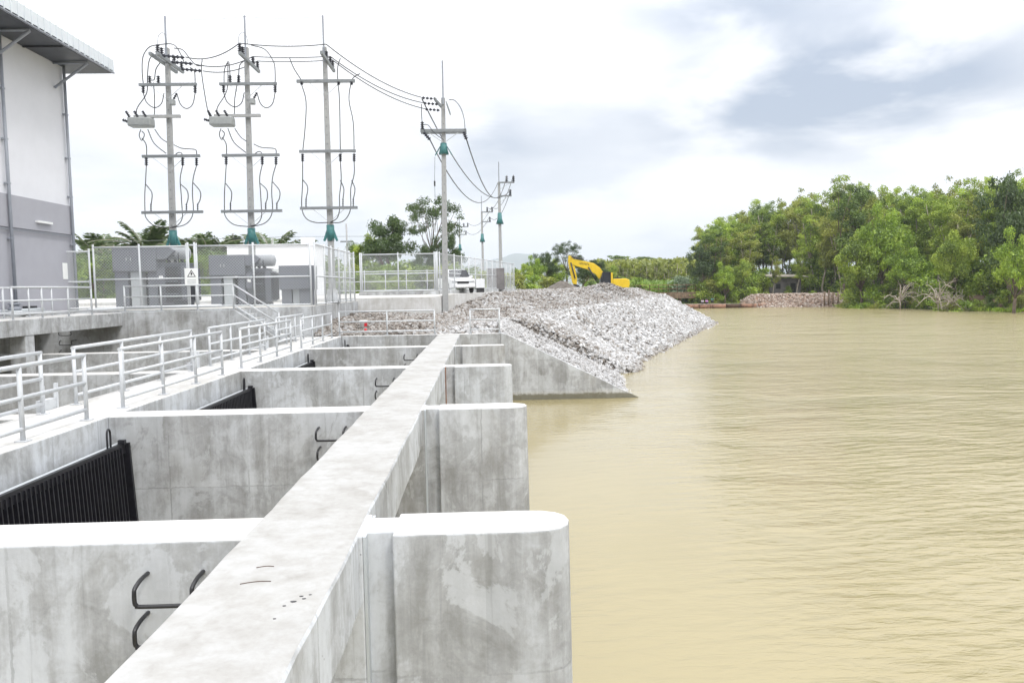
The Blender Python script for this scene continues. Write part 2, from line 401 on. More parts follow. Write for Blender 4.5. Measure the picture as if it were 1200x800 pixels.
# ------------------------------------------------------------------ terrain
WZ = -2.8
def shore_x(Y): return 6.7+.411*(Y-39.6)
def bank_h(X, Y):
    X = np.asarray(X, float); Y = np.asarray(Y, float)
    d1 = (shore_x(Y)-X)*.925
    # beyond the tip the bank swings back to the left
    dx, dy = -9.0, 34.0; L = math.hypot(dx, dy); nx, ny = -dy/L, dx/L
    d2 = (X-27.6)*nx+(Y-92.0)*ny
    dd = np.minimum(d1, np.where(Y > 70, d2, 1e3))
    slope = WZ+dd/1.72
    base = .12+np.clip(dd-6, 0, 60)*(.05+np.clip(Y-45, 0, 40)*.0062)+np.clip(Y-40, 0, 52)*.008
    base = np.minimum(base, 1.38)
    ramp = -.06+(Y-32)*.11
    base = np.where(X < 4, np.minimum(base, ramp+np.clip(X-1, 0, 3)*.3), base)
    # low lip above the gully at the end of the fine strip
    lip = np.clip((Y-40.4)/.5, 0, 1)*np.clip((46-Y)/4, 0, 1)*np.clip((X-1)/2, 0, 1)
    slope = slope+.40*lip; base = base+.22*lip
    h = np.minimum(slope, base)
    strip = -.14-(X-.7)*.5+(Y-32)*.072
    h = np.where((X > .7) & (Y < 40.4), np.minimum(strip, base), h)
    h = h+.66*np.exp(-(((X-12.9)/2.5)**2+((Y-80)/3.2)**2))
    h = h+.06*np.sin(X*1.3+Y*.7)*np.sin(Y*.9-X*.4)
    return h
def grid_mesh(xs, ys, hf, name, mat, kind='structure'):
    X, Y = np.meshgrid(xs, ys); Z = hf(X, Y); nx, ny = len(xs), len(ys)
    v = np.stack([X.ravel(), Y.ravel(), Z.ravel()], 1)
    i = np.arange((nx-1)*(ny-1)); r_, c_ = i//(nx-1), i % (nx-1); a = r_*nx+c_
    f = np.stack([a, a+1, a+nx+1, a+nx], 1)
    me = bpy.data.meshes.new(name); me.from_pydata(v.tolist(), [], f.tolist()); me.materials.append(mat)
    me.polygons.foreach_set('use_smooth', [True]*len(me.polygons))
    o = bpy.data.objects.new(name, me); col.objects.link(o); return tag(o, kind=kind)
bank = grid_mesh(np.arange(-10, 30, .4), np.arange(31.95, 130, .5), lambda X, Y: bank_h(X, Y)-.05, 'rock_embankment', M_GRAVEL)

SHORE = [(20, 170), (36, 149), (47.4, 149.4), (56, 147.5), (63.8, 144), (68.5, 134), (70.8, 127), (73.0, 112), (74.1, 102.8), (84, 88), (110, 70), (200, 40), (500, 0)]
sx_ = np.array([p[0] for p in SHORE]); sy_ = np.array([p[1] for p in SHORE])
def land_d(X, Y):
    """signed distance-like measure into the far land (positive = land)"""
    ys = np.interp(X, sx_, sy_)
    best = np.full(np.shape(X), 1e9)
    for (ax, ay), (bx, by) in zip(SHORE[:-1], SHORE[1:]):
        ex, ey = bx-ax, by-ay; t = np.clip(((X-ax)*ex+(Y-ay)*ey)/(ex*ex+ey*ey), 0, 1)
        best = np.minimum(best, np.hypot(X-ax-t*ex, Y-ay-t*ey))
    return np.where(Y > ys, best, -best)
def far_h(X, Y):
    d_ = land_d(X, Y)
    right = np.clip(WZ-.1+d_*.42, -6, -.9)+np.clip(d_-5, 0, 40)*.02
    right = right+np.where(d_ > 6, .25*np.sin(X*.31)*np.sin(Y*.23), 0)
    w = np.clip((X-18)/20, 0, 1)
    padx = np.interp(Y, [44, 78, 118], [-2.85, 3.45, 3.6])
    left = np.where(X < -24, 1.0, np.where((Y > 46) & (X < padx-2.5), .9, np.where(Y > 126, .75, -6.0)))
    left = np.where((Y > 120) & (Y < 134) & (X > 20), -6.0, left)
    left = np.where((Y > 150), np.maximum(left, .6), left)
    return np.where(X > 16, right, np.maximum(left, np.where(Y > 150, np.clip(right, -6, .8), -6)))
xs = np.concatenate([np.arange(-3000, -100, 120), np.arange(-100, 140, 2.0), np.arange(140, 3000, 110)])
ys = np.concatenate([np.arange(-300, 30, 30), np.arange(30, 190, 2.0), np.arange(190, 7600, 150)])
grid_mesh(xs, ys, far_h, 'ground', M_GRASSG)

w = MB(); w.add([(-20, -300, WZ), (2500, -300, WZ), (2500, 185, WZ), (-20, 185, WZ)], [(0, 1, 2, 3)])
w.build('water', M_WATER, kind='structure')

# bare soil bank at the right edge
def soil_h(X, Y): return far_h(X, Y)+.10+.18*np.sin(X*1.9)*np.sin(Y*1.3)+.1*np.sin(X*4.1+Y*3)
grid_mesh(np.arange(67, 100, .5), np.arange(78, 123, .5), soil_h, 'bare_soil_bank', M_SOIL)

# far hills in the haze
def hill(x0, x1, Y, prof, name):
    mb = MB(); n = 70; rows = 6
    for j in range(rows+1):
        for i in range(n+1):
            t = i/n; x = x0+(x1-x0)*t; h = np.interp(t, [p[0] for p in prof], [p[1] for p in prof])
            h *= 1+.025*math.sin(i*.9)+.03*math.sin(i*.37+1)
            s_ = math.sin(math.pi/2*min(1, j/(rows*.6))) if j <= rows*.6 else 1-.5*(j/rows-.6)
            mb.v.append((x, Y+j*160, -5+h*s_))
    for j in range(rows):
        for i in range(n): a = j*(n+1)+i; mb.f.append((a, a+1, a+n+2, a+n+1)); mb.mi.append(0); mb.sm.append(True)
    return mb.build(name, M_HILL, kind='structure')
hill(-900, 1350, 6200, [(0, 0), (.1, 70), (.25, 150), (.38, 225), (.50, 285), (.58, 310), (.66, 290), (.78, 235), (.9, 170), (1, 90)], 'distant_hill')
hill(1000, 3900, 6600, [(0, 60), (.2, 190), (.5, 235), (.8, 170), (1, 0)], 'distant_hill')

# ------------------------------------------------------------------ concrete intake structure
PIERS = [(5.86, 6.44), (12.02, 12.57), (18.55, 19.12), (25.15, 25.70)]
FLOOR = -5.5
BX0, BX1 = -1.90, -1.01                       # tie beam
WKX0, WKX1 = -7.25, -5.86                     # walkway
pier_lbl = ['nearest concrete pier, its white rounded nose filling the bottom centre', 'second concrete pier out, between the nearest one and the third',
            'third concrete pier out, with a rust streak beside the beam', 'farthest and smallest concrete pier, just before the sloping wing wall']
def pier_outline(y0, y1):
    yc = (y0+y1)/2; t = (y1-y0)/2; out = [(WKX1, y0), (BX1-.02, y0), (BX1+.035, y0+.0), (BX1+.035, y0+.10), (-.745, y0+.10), (-.745, y0)]
    nx = .66; a = .40
    for k in range(9):
        an = -math.pi/2+math.pi*k/8
        c, s_ = math.cos(an), math.sin(an)
        out.append((nx-a+a*(abs(c)**.75), yc+t*(1 if s_ > 0 else -1)*abs(s_)**.85))
    out += [(-.745, y1), (-.745, y1-.10), (BX1+.035, y1-.10), (BX1+.035, y1), (WKX1, y1)]
    return out
for i, (y0, y1) in enumerate(PIERS):
    root = thing('pier', ((WKX1+.66)/2, (y0+y1)/2, FLOOR), pier_lbl[i], 'pier', 'piers of the water intake')
    mb = MB(); o_ = pier_outline(y0, y1); n = len(o_)
    # slight batter of the nose towards its foot
    bot = [(x+(.06 if x > 0 else 0), y) for x, y in o_]
    mb.add([(x, y, FLOOR) for x, y in bot]+[(x, y, 0) for x, y in o_], [tuple(range(n-1, -1, -1)), tuple(range(n, 2*n))]+[(k, (k+1) % n, n+(k+1) % n, n+k) for k in range(n)])
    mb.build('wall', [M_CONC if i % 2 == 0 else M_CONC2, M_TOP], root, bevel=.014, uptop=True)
    # steel guide angle in the stop-log slot
    for yy in (y0+.1, y1-.1):
        sg = -1 if yy < (y0+y1)/2 else 1
        g = MB(); g.box(BX1+.037, BX1+.06, min(yy, yy+sg*.095), max(yy, yy+sg*.095), -5, -.01)
        g.build('guide_angle', M_RUST if i == 2 else M_CABPALE, root)
    for k in range(4):
        z = -.24-.31*k; g = MB()
        xa, xb = -2.62+.012*k*((i % 2)*2-1), -2.2
        pr = .24
        pts = [(xa, y0+.02, z), (xa, y0-.12, z-.005), (xa, y0-pr+.02, z-.03), (xa, y0-pr, z-.06), (xa, y0-pr, z-.13), (xa+.012, y0-pr, z-.155), (xa+.04, y0-pr, z-.165), (xb-.04, y0-pr, z-.165), (xb-.012, y0-pr, z-.155), (xb, y0-pr, z-.13), (xb, y0-pr, z-.06), (xb, y0-pr+.02, z-.03), (xb, y0-.12, z-.005), (xb, y0+.02, z)]
        g.tube(smooth_path(pts, 3), .017, 8); g.build('rung', M_RUNG, root)

beam = MB()
ys_ = [-2.5]+[y for a, b in PIERS for y in (a, b)]+[31.72]
N = 90
for k in range(N):
    ya, yb = -2.5+34.22*k/N, -2.5+34.22*(k+1)/N
def beam_ring(y):
    j = .006*math.sin(y*3.1)+.004*math.sin(y*7.7+1); q = .006*math.sin(y*2.3+2)+.003*math.sin(y*9.1)
    return [(BX0+j, y, -.56), (BX1+q, y, -.56), (BX1+q, y, -.013), (BX1-.013+q, y, .006), (BX0+.013+j, y, .006), (BX0+j, y, -.013)]
for k in range(N+1):
    beam.v += beam_ring(-2.5+34.22*k/N)
for k in range(N):
    for e in range(6): beam.f.append((k*6+e, k*6+(e+1) % 6, k*6+6+(e+1) % 6, k*6+6+e)); beam.mi.append(1 if e == 3 else 0); beam.sm.append(False)
beam.f += [tuple(range(5, -1, -1)), tuple(N*6+e for e in range(6))]; beam.mi += [0, 0]; beam.sm += [False, False]
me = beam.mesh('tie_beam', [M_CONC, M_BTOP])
bo = bpy.data.objects.new('tie_beam', me); col.objects.link(bo)
ck = []
for (x, y, L, a) in ((-1.62, 4.93, .10, .3), (-1.60, 5.22, .06, .2)):
    g = MB(); pts = [(x+L*t*math.cos(a)*2, y+.02*math.sin(t*3)+L*t*math.sin(a), .0085) for t in np.linspace(0, 1, 7)]
    g.tube(pts, .0028, 4); g.build('crack', M_RUSTD, bo)
for (x, y, q) in ((-1.20, 4.62, .012), (-1.17, 4.70, .008), (-1.24, 4.56, .007), (-1.145, 4.66, .008), (-1.25, 4.38, .006), (-1.12, 4.72, .006)):
    g = MB(); g.prism([(x+q*math.cos(t)*(1.6+.5*math.sin(3*t)), y+q*math.sin(t)) for t in np.linspace(0, 6.28, 9)[:-1]], .004, .0085); g.build('pit', M_MBLACK, bo)
tag(bo, 'long white-topped concrete beam running away across all the piers', 'beam')

wk = MB(); wk.box(WKX0, WKX1, -3, 31.69, FLOOR, .003)
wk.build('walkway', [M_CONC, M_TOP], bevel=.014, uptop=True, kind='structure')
# end wall and wing wall
ew = MB(); ew.box(WKX1+.002, .66, 31.72, 32.15, FLOOR, -.002)
ew.build('end_wall', [M_CONC2, M_TOP], bevel=.012, uptop=True, label='low concrete end wall closing the far side of the bays', category='wall')
ww = MB(); ww.yprism([(.662, FLOOR), (6.55, FLOOR), (6.55, -2.86), (6.42, -2.80), (.95, -.06), (.75, -.002), (.662, -.002)], 31.70, 32.05)
ww.build('wing_wall', [M_CONC2, M_TOP], bevel=.012, label='sloping concrete wing wall running down into the water', category='wall')

# left basin
BAS_X = -18.3
for i, (y0, y1) in enumerate(PIERS[1:]):
    g = MB(); g.box(BAS_X, WKX0-.003, y0, y1, FLOOR, -.004)
    g.build('basin_divider', [M_CONC2, M_TOP], bevel=.012, uptop=True, group='cross walls of the basin left of the walkway', category='wall',
            label=['nearest cross wall in the basin left of the walkway', 'middle cross wall in the basin left of the walkway', 'farthest cross wall in the basin left of the walkway'][i])
g = MB(); g.box(BAS_X-.4, BAS_X, -3, 30.5, FLOOR, .66)
g.build('basin_side_wall', M_CONC2, bevel=.012, label='shaded concrete side wall of the basin beneath the upper deck', category='wall')
YR = 30.5
rw = MB(); rw.yprism([(BAS_X-.3, FLOOR), (WKX0-.004, FLOOR), (WKX0-.004, -.006), (-8.1, -.006), (-9.78, 1.19), (BAS_X-.3, 1.19)], YR, YR+.3)
rwo = thing('retaining_wall', (-13, YR, FLOOR), 'stained concrete retaining wall below the fenced yard, with a stair at its end', 'wall')
rw.build('wall', [M_CONC2, M_TOP], rwo, bevel=.012)
for k in range(5):
    z = .50-.37*k; g = MB(); xa, xb = -16.42, -15.98
    g.tube(smooth_path([(xa-.08, YR+.02, z), (xa-.05, YR-.12, z), (xa, YR-.25, z-.03), (xa+.01, YR-.25, z-.16), (xb-.01, YR-.25, z-.16), (xb, YR-.25, z-.03), (xb+.05, YR-.12, z), (xb+.08, YR+.02, z)], 3), .014, 6)
    g.build('rung', M_RUNG, rwo)
# stair
st = thing('stair', (-9, YR+.8, 0), 'short concrete stair from the walkway up to the fenced yard', 'stair')
for k in range(7):
    g = MB(); x1 = -8.1-.24*k; z1 = .17*(k+1)
    g.box(x1-.24-(.0 if k < 6 else 0), x1, YR+.303, YR+1.35, -.3, z1-.004); g.build('step', [M_CONC, M_TOP], st, uptop=True)
ld = MB(); ld.box(-8.098, WKX0-.004, YR+.303, YR+1.35, -.6, -.008); ld.build('landing', M_TOP, st)
# upper deck slab on a column
sl = thing('upper_deck', (-16, 24, .6), 'upper concrete deck with a thick edge carried on a square column', 'deck')
g = MB(); g.box(BAS_X-.35, -14.1, -3, 24.9, .662, 1.165); g.box(-15.75, -14.1, 24.903, YR-.003, .662, 1.165); g.box(BAS_X-.35, -16.75, 24.903, YR-.003, .662, 1.165); g.build('slab', [M_CONC2, M_TOP], sl, bevel=.012, uptop=True)  # far part split by a gap, shaped to let daylight onto the wall below
for yy in (24.1, 17.4):
    g = MB(); g.box(-14.6, -14.12, yy, yy+.5, FLOOR, .66); g.build('column', M_CONC2, sl, bevel=.012)

# yard, road pad
g = MB(); g.box(-60, -7.15, YR+1.36, 44.0, -1.5, 1.25); g.box(-60, -9.79, YR+.304, YR+1.358, -1.5, 1.246)
g.build('yard_ground', [M_CONC2, M_ROAD], uptop=True, kind='structure')
pad = [(-60, 44.0), (-2.85, 44.0), (3.45, 78.0), (3.6, 118), (-60, 118)]
def padz(y): return min(1.42+(y-44)*.02, 1.52)
g = MB(); pts2 = []
for (xa, ya), (xb, yb) in [((-60, 44.0), (-60, 118)), ((-2.85, 44.0), (3.6, 118))]: pass
rows = [44.0, 46, 48, 49.6, 56, 64, 72, 78, 96, 118]
xr = [np.interp(y, [44, 78, 118], [-2.85, 3.45, 3.6]) for y in rows]
for y, x in zip(rows, xr): g.v += [(-60, y, padz(y)), (x, y, padz(y)), (x, y, -.6), (x-.4, y, -.7)]
for k in range(len(rows)-1):
    a = k*4
    g.f += [(a, a+1, a+5, a+4), (a+1, a+2, a+6, a+5)]; g.mi += [1, 0]; g.sm += [False]*2
g.add([(-60, 44, padz(44)), (-2.85, 44, padz(44)), (-2.85, 44, -.3), (-60, 44, -.3)], [(0, 3, 2, 1)])
g.build('road', [M_TOP, M_ROAD], kind='structure')

# ------------------------------------------------------------------ guard rails
def guard_rail(p, q, posts, h, label, r=.030, levels=(1.0, .58, .17), group='white tube guard rails', plates=True, mat=None):
    mat = mat or M_WPAINT
    p = Vector(p); q = Vector(q); o = thing('guard_rail', p, label, 'railing', group)
    n = posts
    for k in range(n):
        b = p.lerp(q, k/(n-1)); g = MB(); g.tube([b+Vector((0, 0, .002)), b+Vector((0, 0, h))], r*1.04, 10); g.build('post', mat, o)
        if plates:
            g = MB(); g.cbox(b+Vector((0, 0, .012)), (.15, .15, .012)); g.build('base_plate', mat, o)
    dr = (q-p).normalized()
    for l in levels:
        e = r*1.0 if l == 1.0 else 0
        g = MB(); g.tube([p+Vector((0, 0, h*l))-dr*e, q+Vector((0, 0, h*l))+dr*e], r*(1.06 if l == 1 else .96), 10); g.build('rail', mat, o)
    return o
RX, LX = -6.04, -7.08
for (a, b), l in zip([(6.9, 11.75), (12.92, 17.82), (19.2, 24.15), (25.5, 30.6)],
        ['nearest white guard rail on the near edge of the walkway', 'second white guard rail along the near edge of the walkway', 'third white guard rail out along the near edge of the walkway', 'last white guard rail on the near edge of the walkway before the end wall']):
    guard_rail((RX, a, 0), (RX, b, 0), 4, .985, l, r=.0305)
for (a, b), l in zip([(7.6, 12.45), (13.45, 18.75), (20.0, 25.0), (26.4, 30.3)],
        ['nearest white guard rail on the far edge of the walkway', 'second white guard rail on the far walkway edge, past the first white ladder top', 'third white guard rail on the far edge of the walkway', 'last white guard rail on the far walkway edge, near the stair']):
    guard_rail((LX, a, 0), (LX, b, 0), 4, .985, l, r=.0305)
guard_rail((-5.98, 31.93, 0), (-2.06, 31.93, 0), 3, 1.0, 'white guard rail on the end wall with the bucket behind it')
guard_rail((-.58, 31.93, 0), (.78-.15, 31.93, 0), 2, 1.0, 'short two-post white guard rail on the end wall right of the beam')
guard_rail((-14.2, 23.7, 1.165), (-14.2, 28.4, 1.165), 4, .99, 'white guard rail along the front edge of the upper deck')
guard_rail((-15.5, 22.6, 1.165), (-15.5, 28.2, 1.165), 5, .99, 'white guard rail behind the front one on the upper deck')
guard_rail((-14.05, YR+.15, 1.19), (-9.84, YR+.15, 1.19), 4, 1.0, 'white guard rail on top of the retaining wall in front of the transformers')
hr = thing('stair_handrail', (-9.8, YR+.15, 1.19), 'white sloping handrail beside the concrete stair', 'railing', 'white tube guard rails')
for l in (1.0, .58, .17):
    g = MB(); g.tube([(-9.82, YR+.15, 1.19+l), (-8.1, YR+.15, .04+l*1.0)], .03, 10); g.build('rail', M_WPAINT, hr)
g = MB(); g.tube([(-8.1, YR+.15, .0), (-8.1, YR+.15, 1.05)], .032, 10); g.build('post', M_WPAINT, hr)

# ladder tops in the gaps of the far rail
for (yy, l) in ((12.98, 'white steel ladder top in the first gap of the far rail'), (19.45, 'smaller white steel ladder top in the second gap of the far rail'), (25.75, 'farthest white steel ladder top, almost at the stair foot')):
    o = thing('ladder_top', (-7.3, yy, 0), l, 'ladder', 'white ladder tops beside the walkway')
    for s_ in (-.2, .2):
        g = MB(); g.bar((-7.3, yy+s_, -1.6), (-7.26, yy+s_, .42), .06, .04); g.build('stringer', M_WPAINT, o)
    for z in (.02, -.25, -.52, -.8, -1.1):
        g = MB(); g.bar((-7.32, yy-.2, z), (-7.32, yy+.2, z), .12, .05 if z < 0 else .3); g.build('tread', M_WPAINT, o)

# trash racks
rack_lbl = ['black bar screen leaning in the nearest visible bay', 'black bar screen in the second bay, only its top corner showing', 'black bar screen in the third bay, a small dark corner', 'black bar screen in the farthest bay, a dark speck below the end wall']
bays = [(6.44, 12.02), (12.57, 18.55), (19.12, 25.15), (25.70, 31.72)]
bar_me = None
for i, (a, b) in enumerate(bays):
    o = thing('bar_screen', (-5.6, (a+b)/2, -.4), rack_lbl[i], 'screen', 'bar screens of the intake bays')
    def lean(z): return -5.50+(-.4-z)*.135
    g = MB(); g.box(-5.73, -5.64, a+.06, b-.06, -.47, -.40); g.build('top_plate', M_CABPALE, o)
    g = MB(); g.bar((-5.61, a+.05, -.47), (-5.61, b-.05, -.47), .06, .16); g.build('header', M_BLACK, o)
    nb = int((b-a-.2)/.095)
    if bar_me is None:
        q = MB(); q.bar((0, 0, 0), (.05*4.6, 0, -4.6), .022, .085, (1, 0, 0)); bar_me = q.mesh('bar', [M_BLACK])
    for k in range(nb):
        bo_ = bpy.data.objects.new('bar', bar_me); col.objects.link(bo_); bo_.parent = o
        y = a+.12+k*.095; bo_.location = Vector((-5.60+random.uniform(-.004, .004), y, -.44))-o.location
    for y in (a+.05, b-.05):
        g = MB(); g.bar((-5.60, y, -.4), (-5.60+.25, y, -5.0), .05, .14, (1, 0, 0)); g.build('side_frame', M_BLACK, o)
    g = MB(); g.box(-5.80, -5.75, a+.1, b-.1, -5, -.48); g.build('black_backing', M_BLACK, o)  # plain black sheet close behind the bars, so the gaps show black
    for y in (b-.42, a+.5):
        g = MB(); g.tube(smooth_path([(-5.66, y-.05, -.41), (-5.66, y-.05, -.18), (-5.66, y, -.12), (-5.66, y+.05, -.18), (-5.66, y+.05, -.41)], 3), .016, 6); g.build('lifting_eye', M_BLACK, o)
        g = MB(); g.cbox((-5.6, y+.28, -.37), (.1, .07, .07)); g.build('clamp', M_BLACK, o)

# ------------------------------------------------------------------ rubble
def icosa():
    p = (1+5**.5)/2
    v = np.array([(-1,p,0),(1,p,0),(-1,-p,0),(1,-p,0),(0,-1,p),(0,1,p),(0,-1,-p),(0,1,-p),(p,0,-1),(p,0,1),(-p,0,-1),(-p,0,1)], float)
    v /= np.linalg.norm(v[0])
    f = np.array([(0,11,5),(0,5,1),(0,1,7),(0,7,10),(0,10,11),(1,5,9),(5,11,4),(11,10,2),(10,7,6),(7,1,8),(3,9,4),(3,4,2),(3,2,6),(3,6,8),(3,8,9),(4,9,5),(2,4,11),(6,2,10),(8,6,7),(9,8,1)])
    return v, f
ICO_V, ICO_F = icosa()
def rubble_mesh(name, P, S, tint, mat, seed=1, flat=.78):
    r = np.random.default_rng(seed); n = len(P)
    base = [ICO_V*(1+r.uniform(-.28, .28, (12, 1))) for _ in range(16)]
    V = np.stack([base[k] for k in r.integers(0, 16, n)])
    V = V*r.uniform(.6, 1.25, (n, 1, 3))*np.array([1, 1, flat])
    # random rotation
    q = r.normal(size=(n, 4)); q[:, 1:3] *= .45; q /= np.linalg.norm(q, axis=1, keepdims=True)
    w_, x, y, z = q.T
    Rm = np.stack([np.stack([1-2*(y*y+z*z), 2*(x*y-z*w_), 2*(x*z+y*w_)], 1), np.stack([2*(x*y+z*w_), 1-2*(x*x+z*z), 2*(y*z-x*w_)], 1), np.stack([2*(x*z-y*w_), 2*(y*z+x*w_), 1-2*(x*x+y*y)], 1)], 1)
    V = np.einsum('nij,nkj->nki', Rm, V)*S[:, None, None]+P[:, None, :]
    F = (ICO_F[None]+(np.arange(n)*12)[:, None, None]).reshape(-1, 3)
    me = bpy.data.meshes.new(name); me.vertices.add(n*12); me.vertices.foreach_set('co', V.astype(np.float32).ravel())
    me.loops.add(len(F)*3); me.loops.foreach_set('vertex_index', F.astype(np.int32).ravel())
    me.polygons.add(len(F)); me.polygons.foreach_set('loop_start', np.arange(0, len(F)*3, 3, dtype=np.int32))
    me.update(calc_edges=True); me.validate()
    at_ = me.attributes.new('tint', 'FLOAT', 'FACE'); at_.data.foreach_set('value', np.repeat(tint, 20).astype(np.float32))
    me.materials.append(mat); me.polygons.foreach_set('use_smooth', [False]*len(me.polygons)); return me
def on_strip(X, Y):
    """fine chippings between the wing wall and the gully"""
    d1 = (shore_x(Y)-X)*.925
    return (X > .6) & (Y < 40.4) & (-.14-(X-.7)*.5+(Y-32)*.072 < .0+(Y-32)*.02)
def stone_tint(P, r):
    """white freshly dumped limestone on the water slope, browner mixed stone on the bench"""
    X, Y, Z = P.T
    d1 = (shore_x(Y)-X)*.925
    t = r.normal(.64, .18, len(P))
    bench = np.clip((d1-5.2)/1.6, 0, 1)
    t -= bench*(.29+.08*np.sin(X*.6+Y*.3))
    lip = np.exp(-((Y-41.3)/1.5)**2)*np.clip(X/1.5, 0, 1)*np.clip((d1-.6)/1.5, 0, 1)*(Y > 40.3)
    t -= lip*.30*(r.random(len(P)) > .25)
    t -= np.clip((1.5-X)/3, 0, 1)*np.clip((46-Y)/4, 0, 1)*.10
    t -= np.clip(1-(Z-WZ)/.3, 0, 1)*.3
    t -= np.exp(-(((X-12.9)/3)**2+((Y-80)/3.5)**2))*.15
    t = np.where(r.random(len(P)) < .07, t-.35, t)
    return np.clip(t, 0.02, 1)
def scatter(n, x0, x1, y0, y1, smin, smax, r, keep):
    X = r.uniform(x0, x1, n); Y = y0+(y1-y0)*r.random(n)
    Z = bank_h(X, Y); S = smin+(smax-smin)*r.random(n)**2.2
    k = keep(X, Y, Z); return np.stack([X, Y, Z], 1)[k], S[k]
def on_bank(X, Y, Z):
    padx = np.interp(Y, [44, 78, 118], [-2.85, 3.45, 3.6])
    return (Z > WZ-.25) & (X > np.where(Y > 43.9, padx+.1, -7.1)) & (Y > 32.15)
r_ = np.random.default_rng(11)
P1, S1 = scatter(40000, -7.1, 12, 32.2, 47, .045, .155, r_, on_bank)
P2, S2 = scatter(50000, -4, 30, 47, 78, .07, .19, r_, on_bank)
P3, S3 = scatter(20000, 3, 30, 78, 104, .11, .24, r_, on_bank)
k3 = (P3[:, 0] > 4)
P = np.concatenate([P1, P2, P3[k3]]); S = np.concatenate([S1, S2, S3[k3]])
strip = on_strip(P[:, 0], P[:, 1])
S = np.where(strip, S*.62, S)
bn = (shore_x(P[:, 1])-P[:, 0])*.925 > 6.0
S = np.where(bn & ~strip, S*.8, S)
P[strip & (P[:, 1] > 39.9), 2] -= .06
P[:, 2] += S*r_.uniform(-.15, .5, len(S))
tn = stone_tint(P, r_)
tn = np.where(strip, np.clip(r_.normal(.62, .13, len(P)), 0, 1), tn)
# the largest of the nearest stones stand as objects of their own
score = S/np.hypot(P[:, 0], P[:, 1]); idx = np.argsort(-score); top = idx[:290]; rest = idx[290:]
rubble = bpy.data.objects.new('rubble', rubble_mesh('rubble', P[rest], S[rest], tn[rest], M_STONE)); col.objects.link(rubble)
rubble.parent = bank; tag(rubble, kind='stuff')
sv_ = []
for k in range(24):
    v0 = ICO_V*(1+rng.uniform(-.28, .28, (12, 1)))*rng.uniform(.65, 1.2, (1, 3))*np.array([1, 1, .65])
    me = bpy.data.meshes.new('stone'); me.from_pydata(v0.tolist(), [], ICO_F.tolist())
    a_ = me.attributes.new('tint', 'FLOAT', 'FACE'); a_.data.foreach_set('value', [float(np.clip([.25, .4, .55, .66, .75, .9][k % 6]+rng.uniform(-.05, .05), 0, 1))]*20)
    me.materials.append(M_STONE); sv_.append(me)
for j in top:
    kk = int(np.argmin(np.abs(np.array([.25, .4, .55, .66, .75, .9])-tn[j])))+6*random.randrange(4)
    o = bpy.data.objects.new('stone', sv_[kk]); col.objects.link(o); o.parent = bank
    o.location = P[j].tolist(); s_ = float(S[j]); o.scale = (s_, s_, s_); o.rotation_euler = (random.uniform(-.5, .5), random.uniform(-.5, .5), random.uniform(0, 6.28))

# ------------------------------------------------------------------ pump house
ph = thing('pump_house', (-24, 22, 1.165), 'tall white pump house with grey lower walls and a deep dark eave', 'building')
YE = 33.45
def pbox(name, mat, *a, **k): g = MB(); g.box(*a); return g.build(name, mat, ph, **k)
pbox('upper_wall', M_BWHITE, -33, -17.40, 8, YE, 5.62, 11.38)
pbox('grey_band', M_BGREY, -33.02, -17.34, 7.98, YE+.05, 4.42, 5.618)
pbox('lower_wall', M_BGREY, -33, -17.40, 8, YE, 1.10, 4.418)
rf = pbox('roof', M_SOFFIT, -33.6, -15.86, 7.6, 34.5, 11.382, 11.50)
g = MB(); g.add([(-15.80, 7.5, 11.96), (-15.80, 34.6, 11.96), (-33.6, 34.6, 14.9), (-33.6, 7.5, 14.9), (-15.80, 7.5, 11.505), (-15.80, 34.6, 11.505), (-33.6, 34.6, 11.505), (-33.6, 7.5, 11.505)], [(0,1,2,3), (4,5,1,0), (5,6,2,1), (7,4,0,3)])
g.build('roof_sheet', M_ROOF, rf)
for k in range(68):                                # ribs of the fascia sheet
    y = 7.7+k*.4; g = MB(); g.box(-15.80, -15.775, y, y+.06, 11.44, 11.97); g.build('fascia_rib', M_ROOF, rf)
pbox('fascia_trim', M_STEELG, -15.86, -15.76, 7.5, 34.6, 11.40, 11.44)
for y in np.arange(8.66, 34, 4.01):
    g = MB(); g.tube([(-15.98, y, 11.30), (-17.36, y, 10.35)], .055, 8); g.tube([(-15.98, y, 11.32), (-17.36, y, 11.32)], .045, 8); g.build('eave_strut', M_STEELG, ph)
for y in np.arange(10.6, 34, 4.01):
    g = MB(); g.box(-17.38, -15.9, y, y+.08, 11.33, 11.38); g.build('soffit_purlin', M_MBLACK, ph)
for y in (21.0, 29.05, 33.32):
    g = MB(); g.tube([(-17.26, y, 1.2), (-17.26, y, 11.36)], .06, 8)
    for z in (2.2, 4.0, 6.0, 7.6, 9.4): g.cbox((-17.3, y, z), (.16, .18, .06))
    g.build('downpipe', M_STEELG, ph)
wl = pbox('wall_lamp', M_LAMP, -17.34, -17.22, 30.75, 31.75, 4.72, 4.80)
pbox('conduit', M_STEELG, -17.34, -17.30, 27.0, 33.3, 4.33, 4.36)
pbox('notice_plate', M_SIGN, -17.40, -17.38, 32.6, 32.95, 2.55, 3.22)

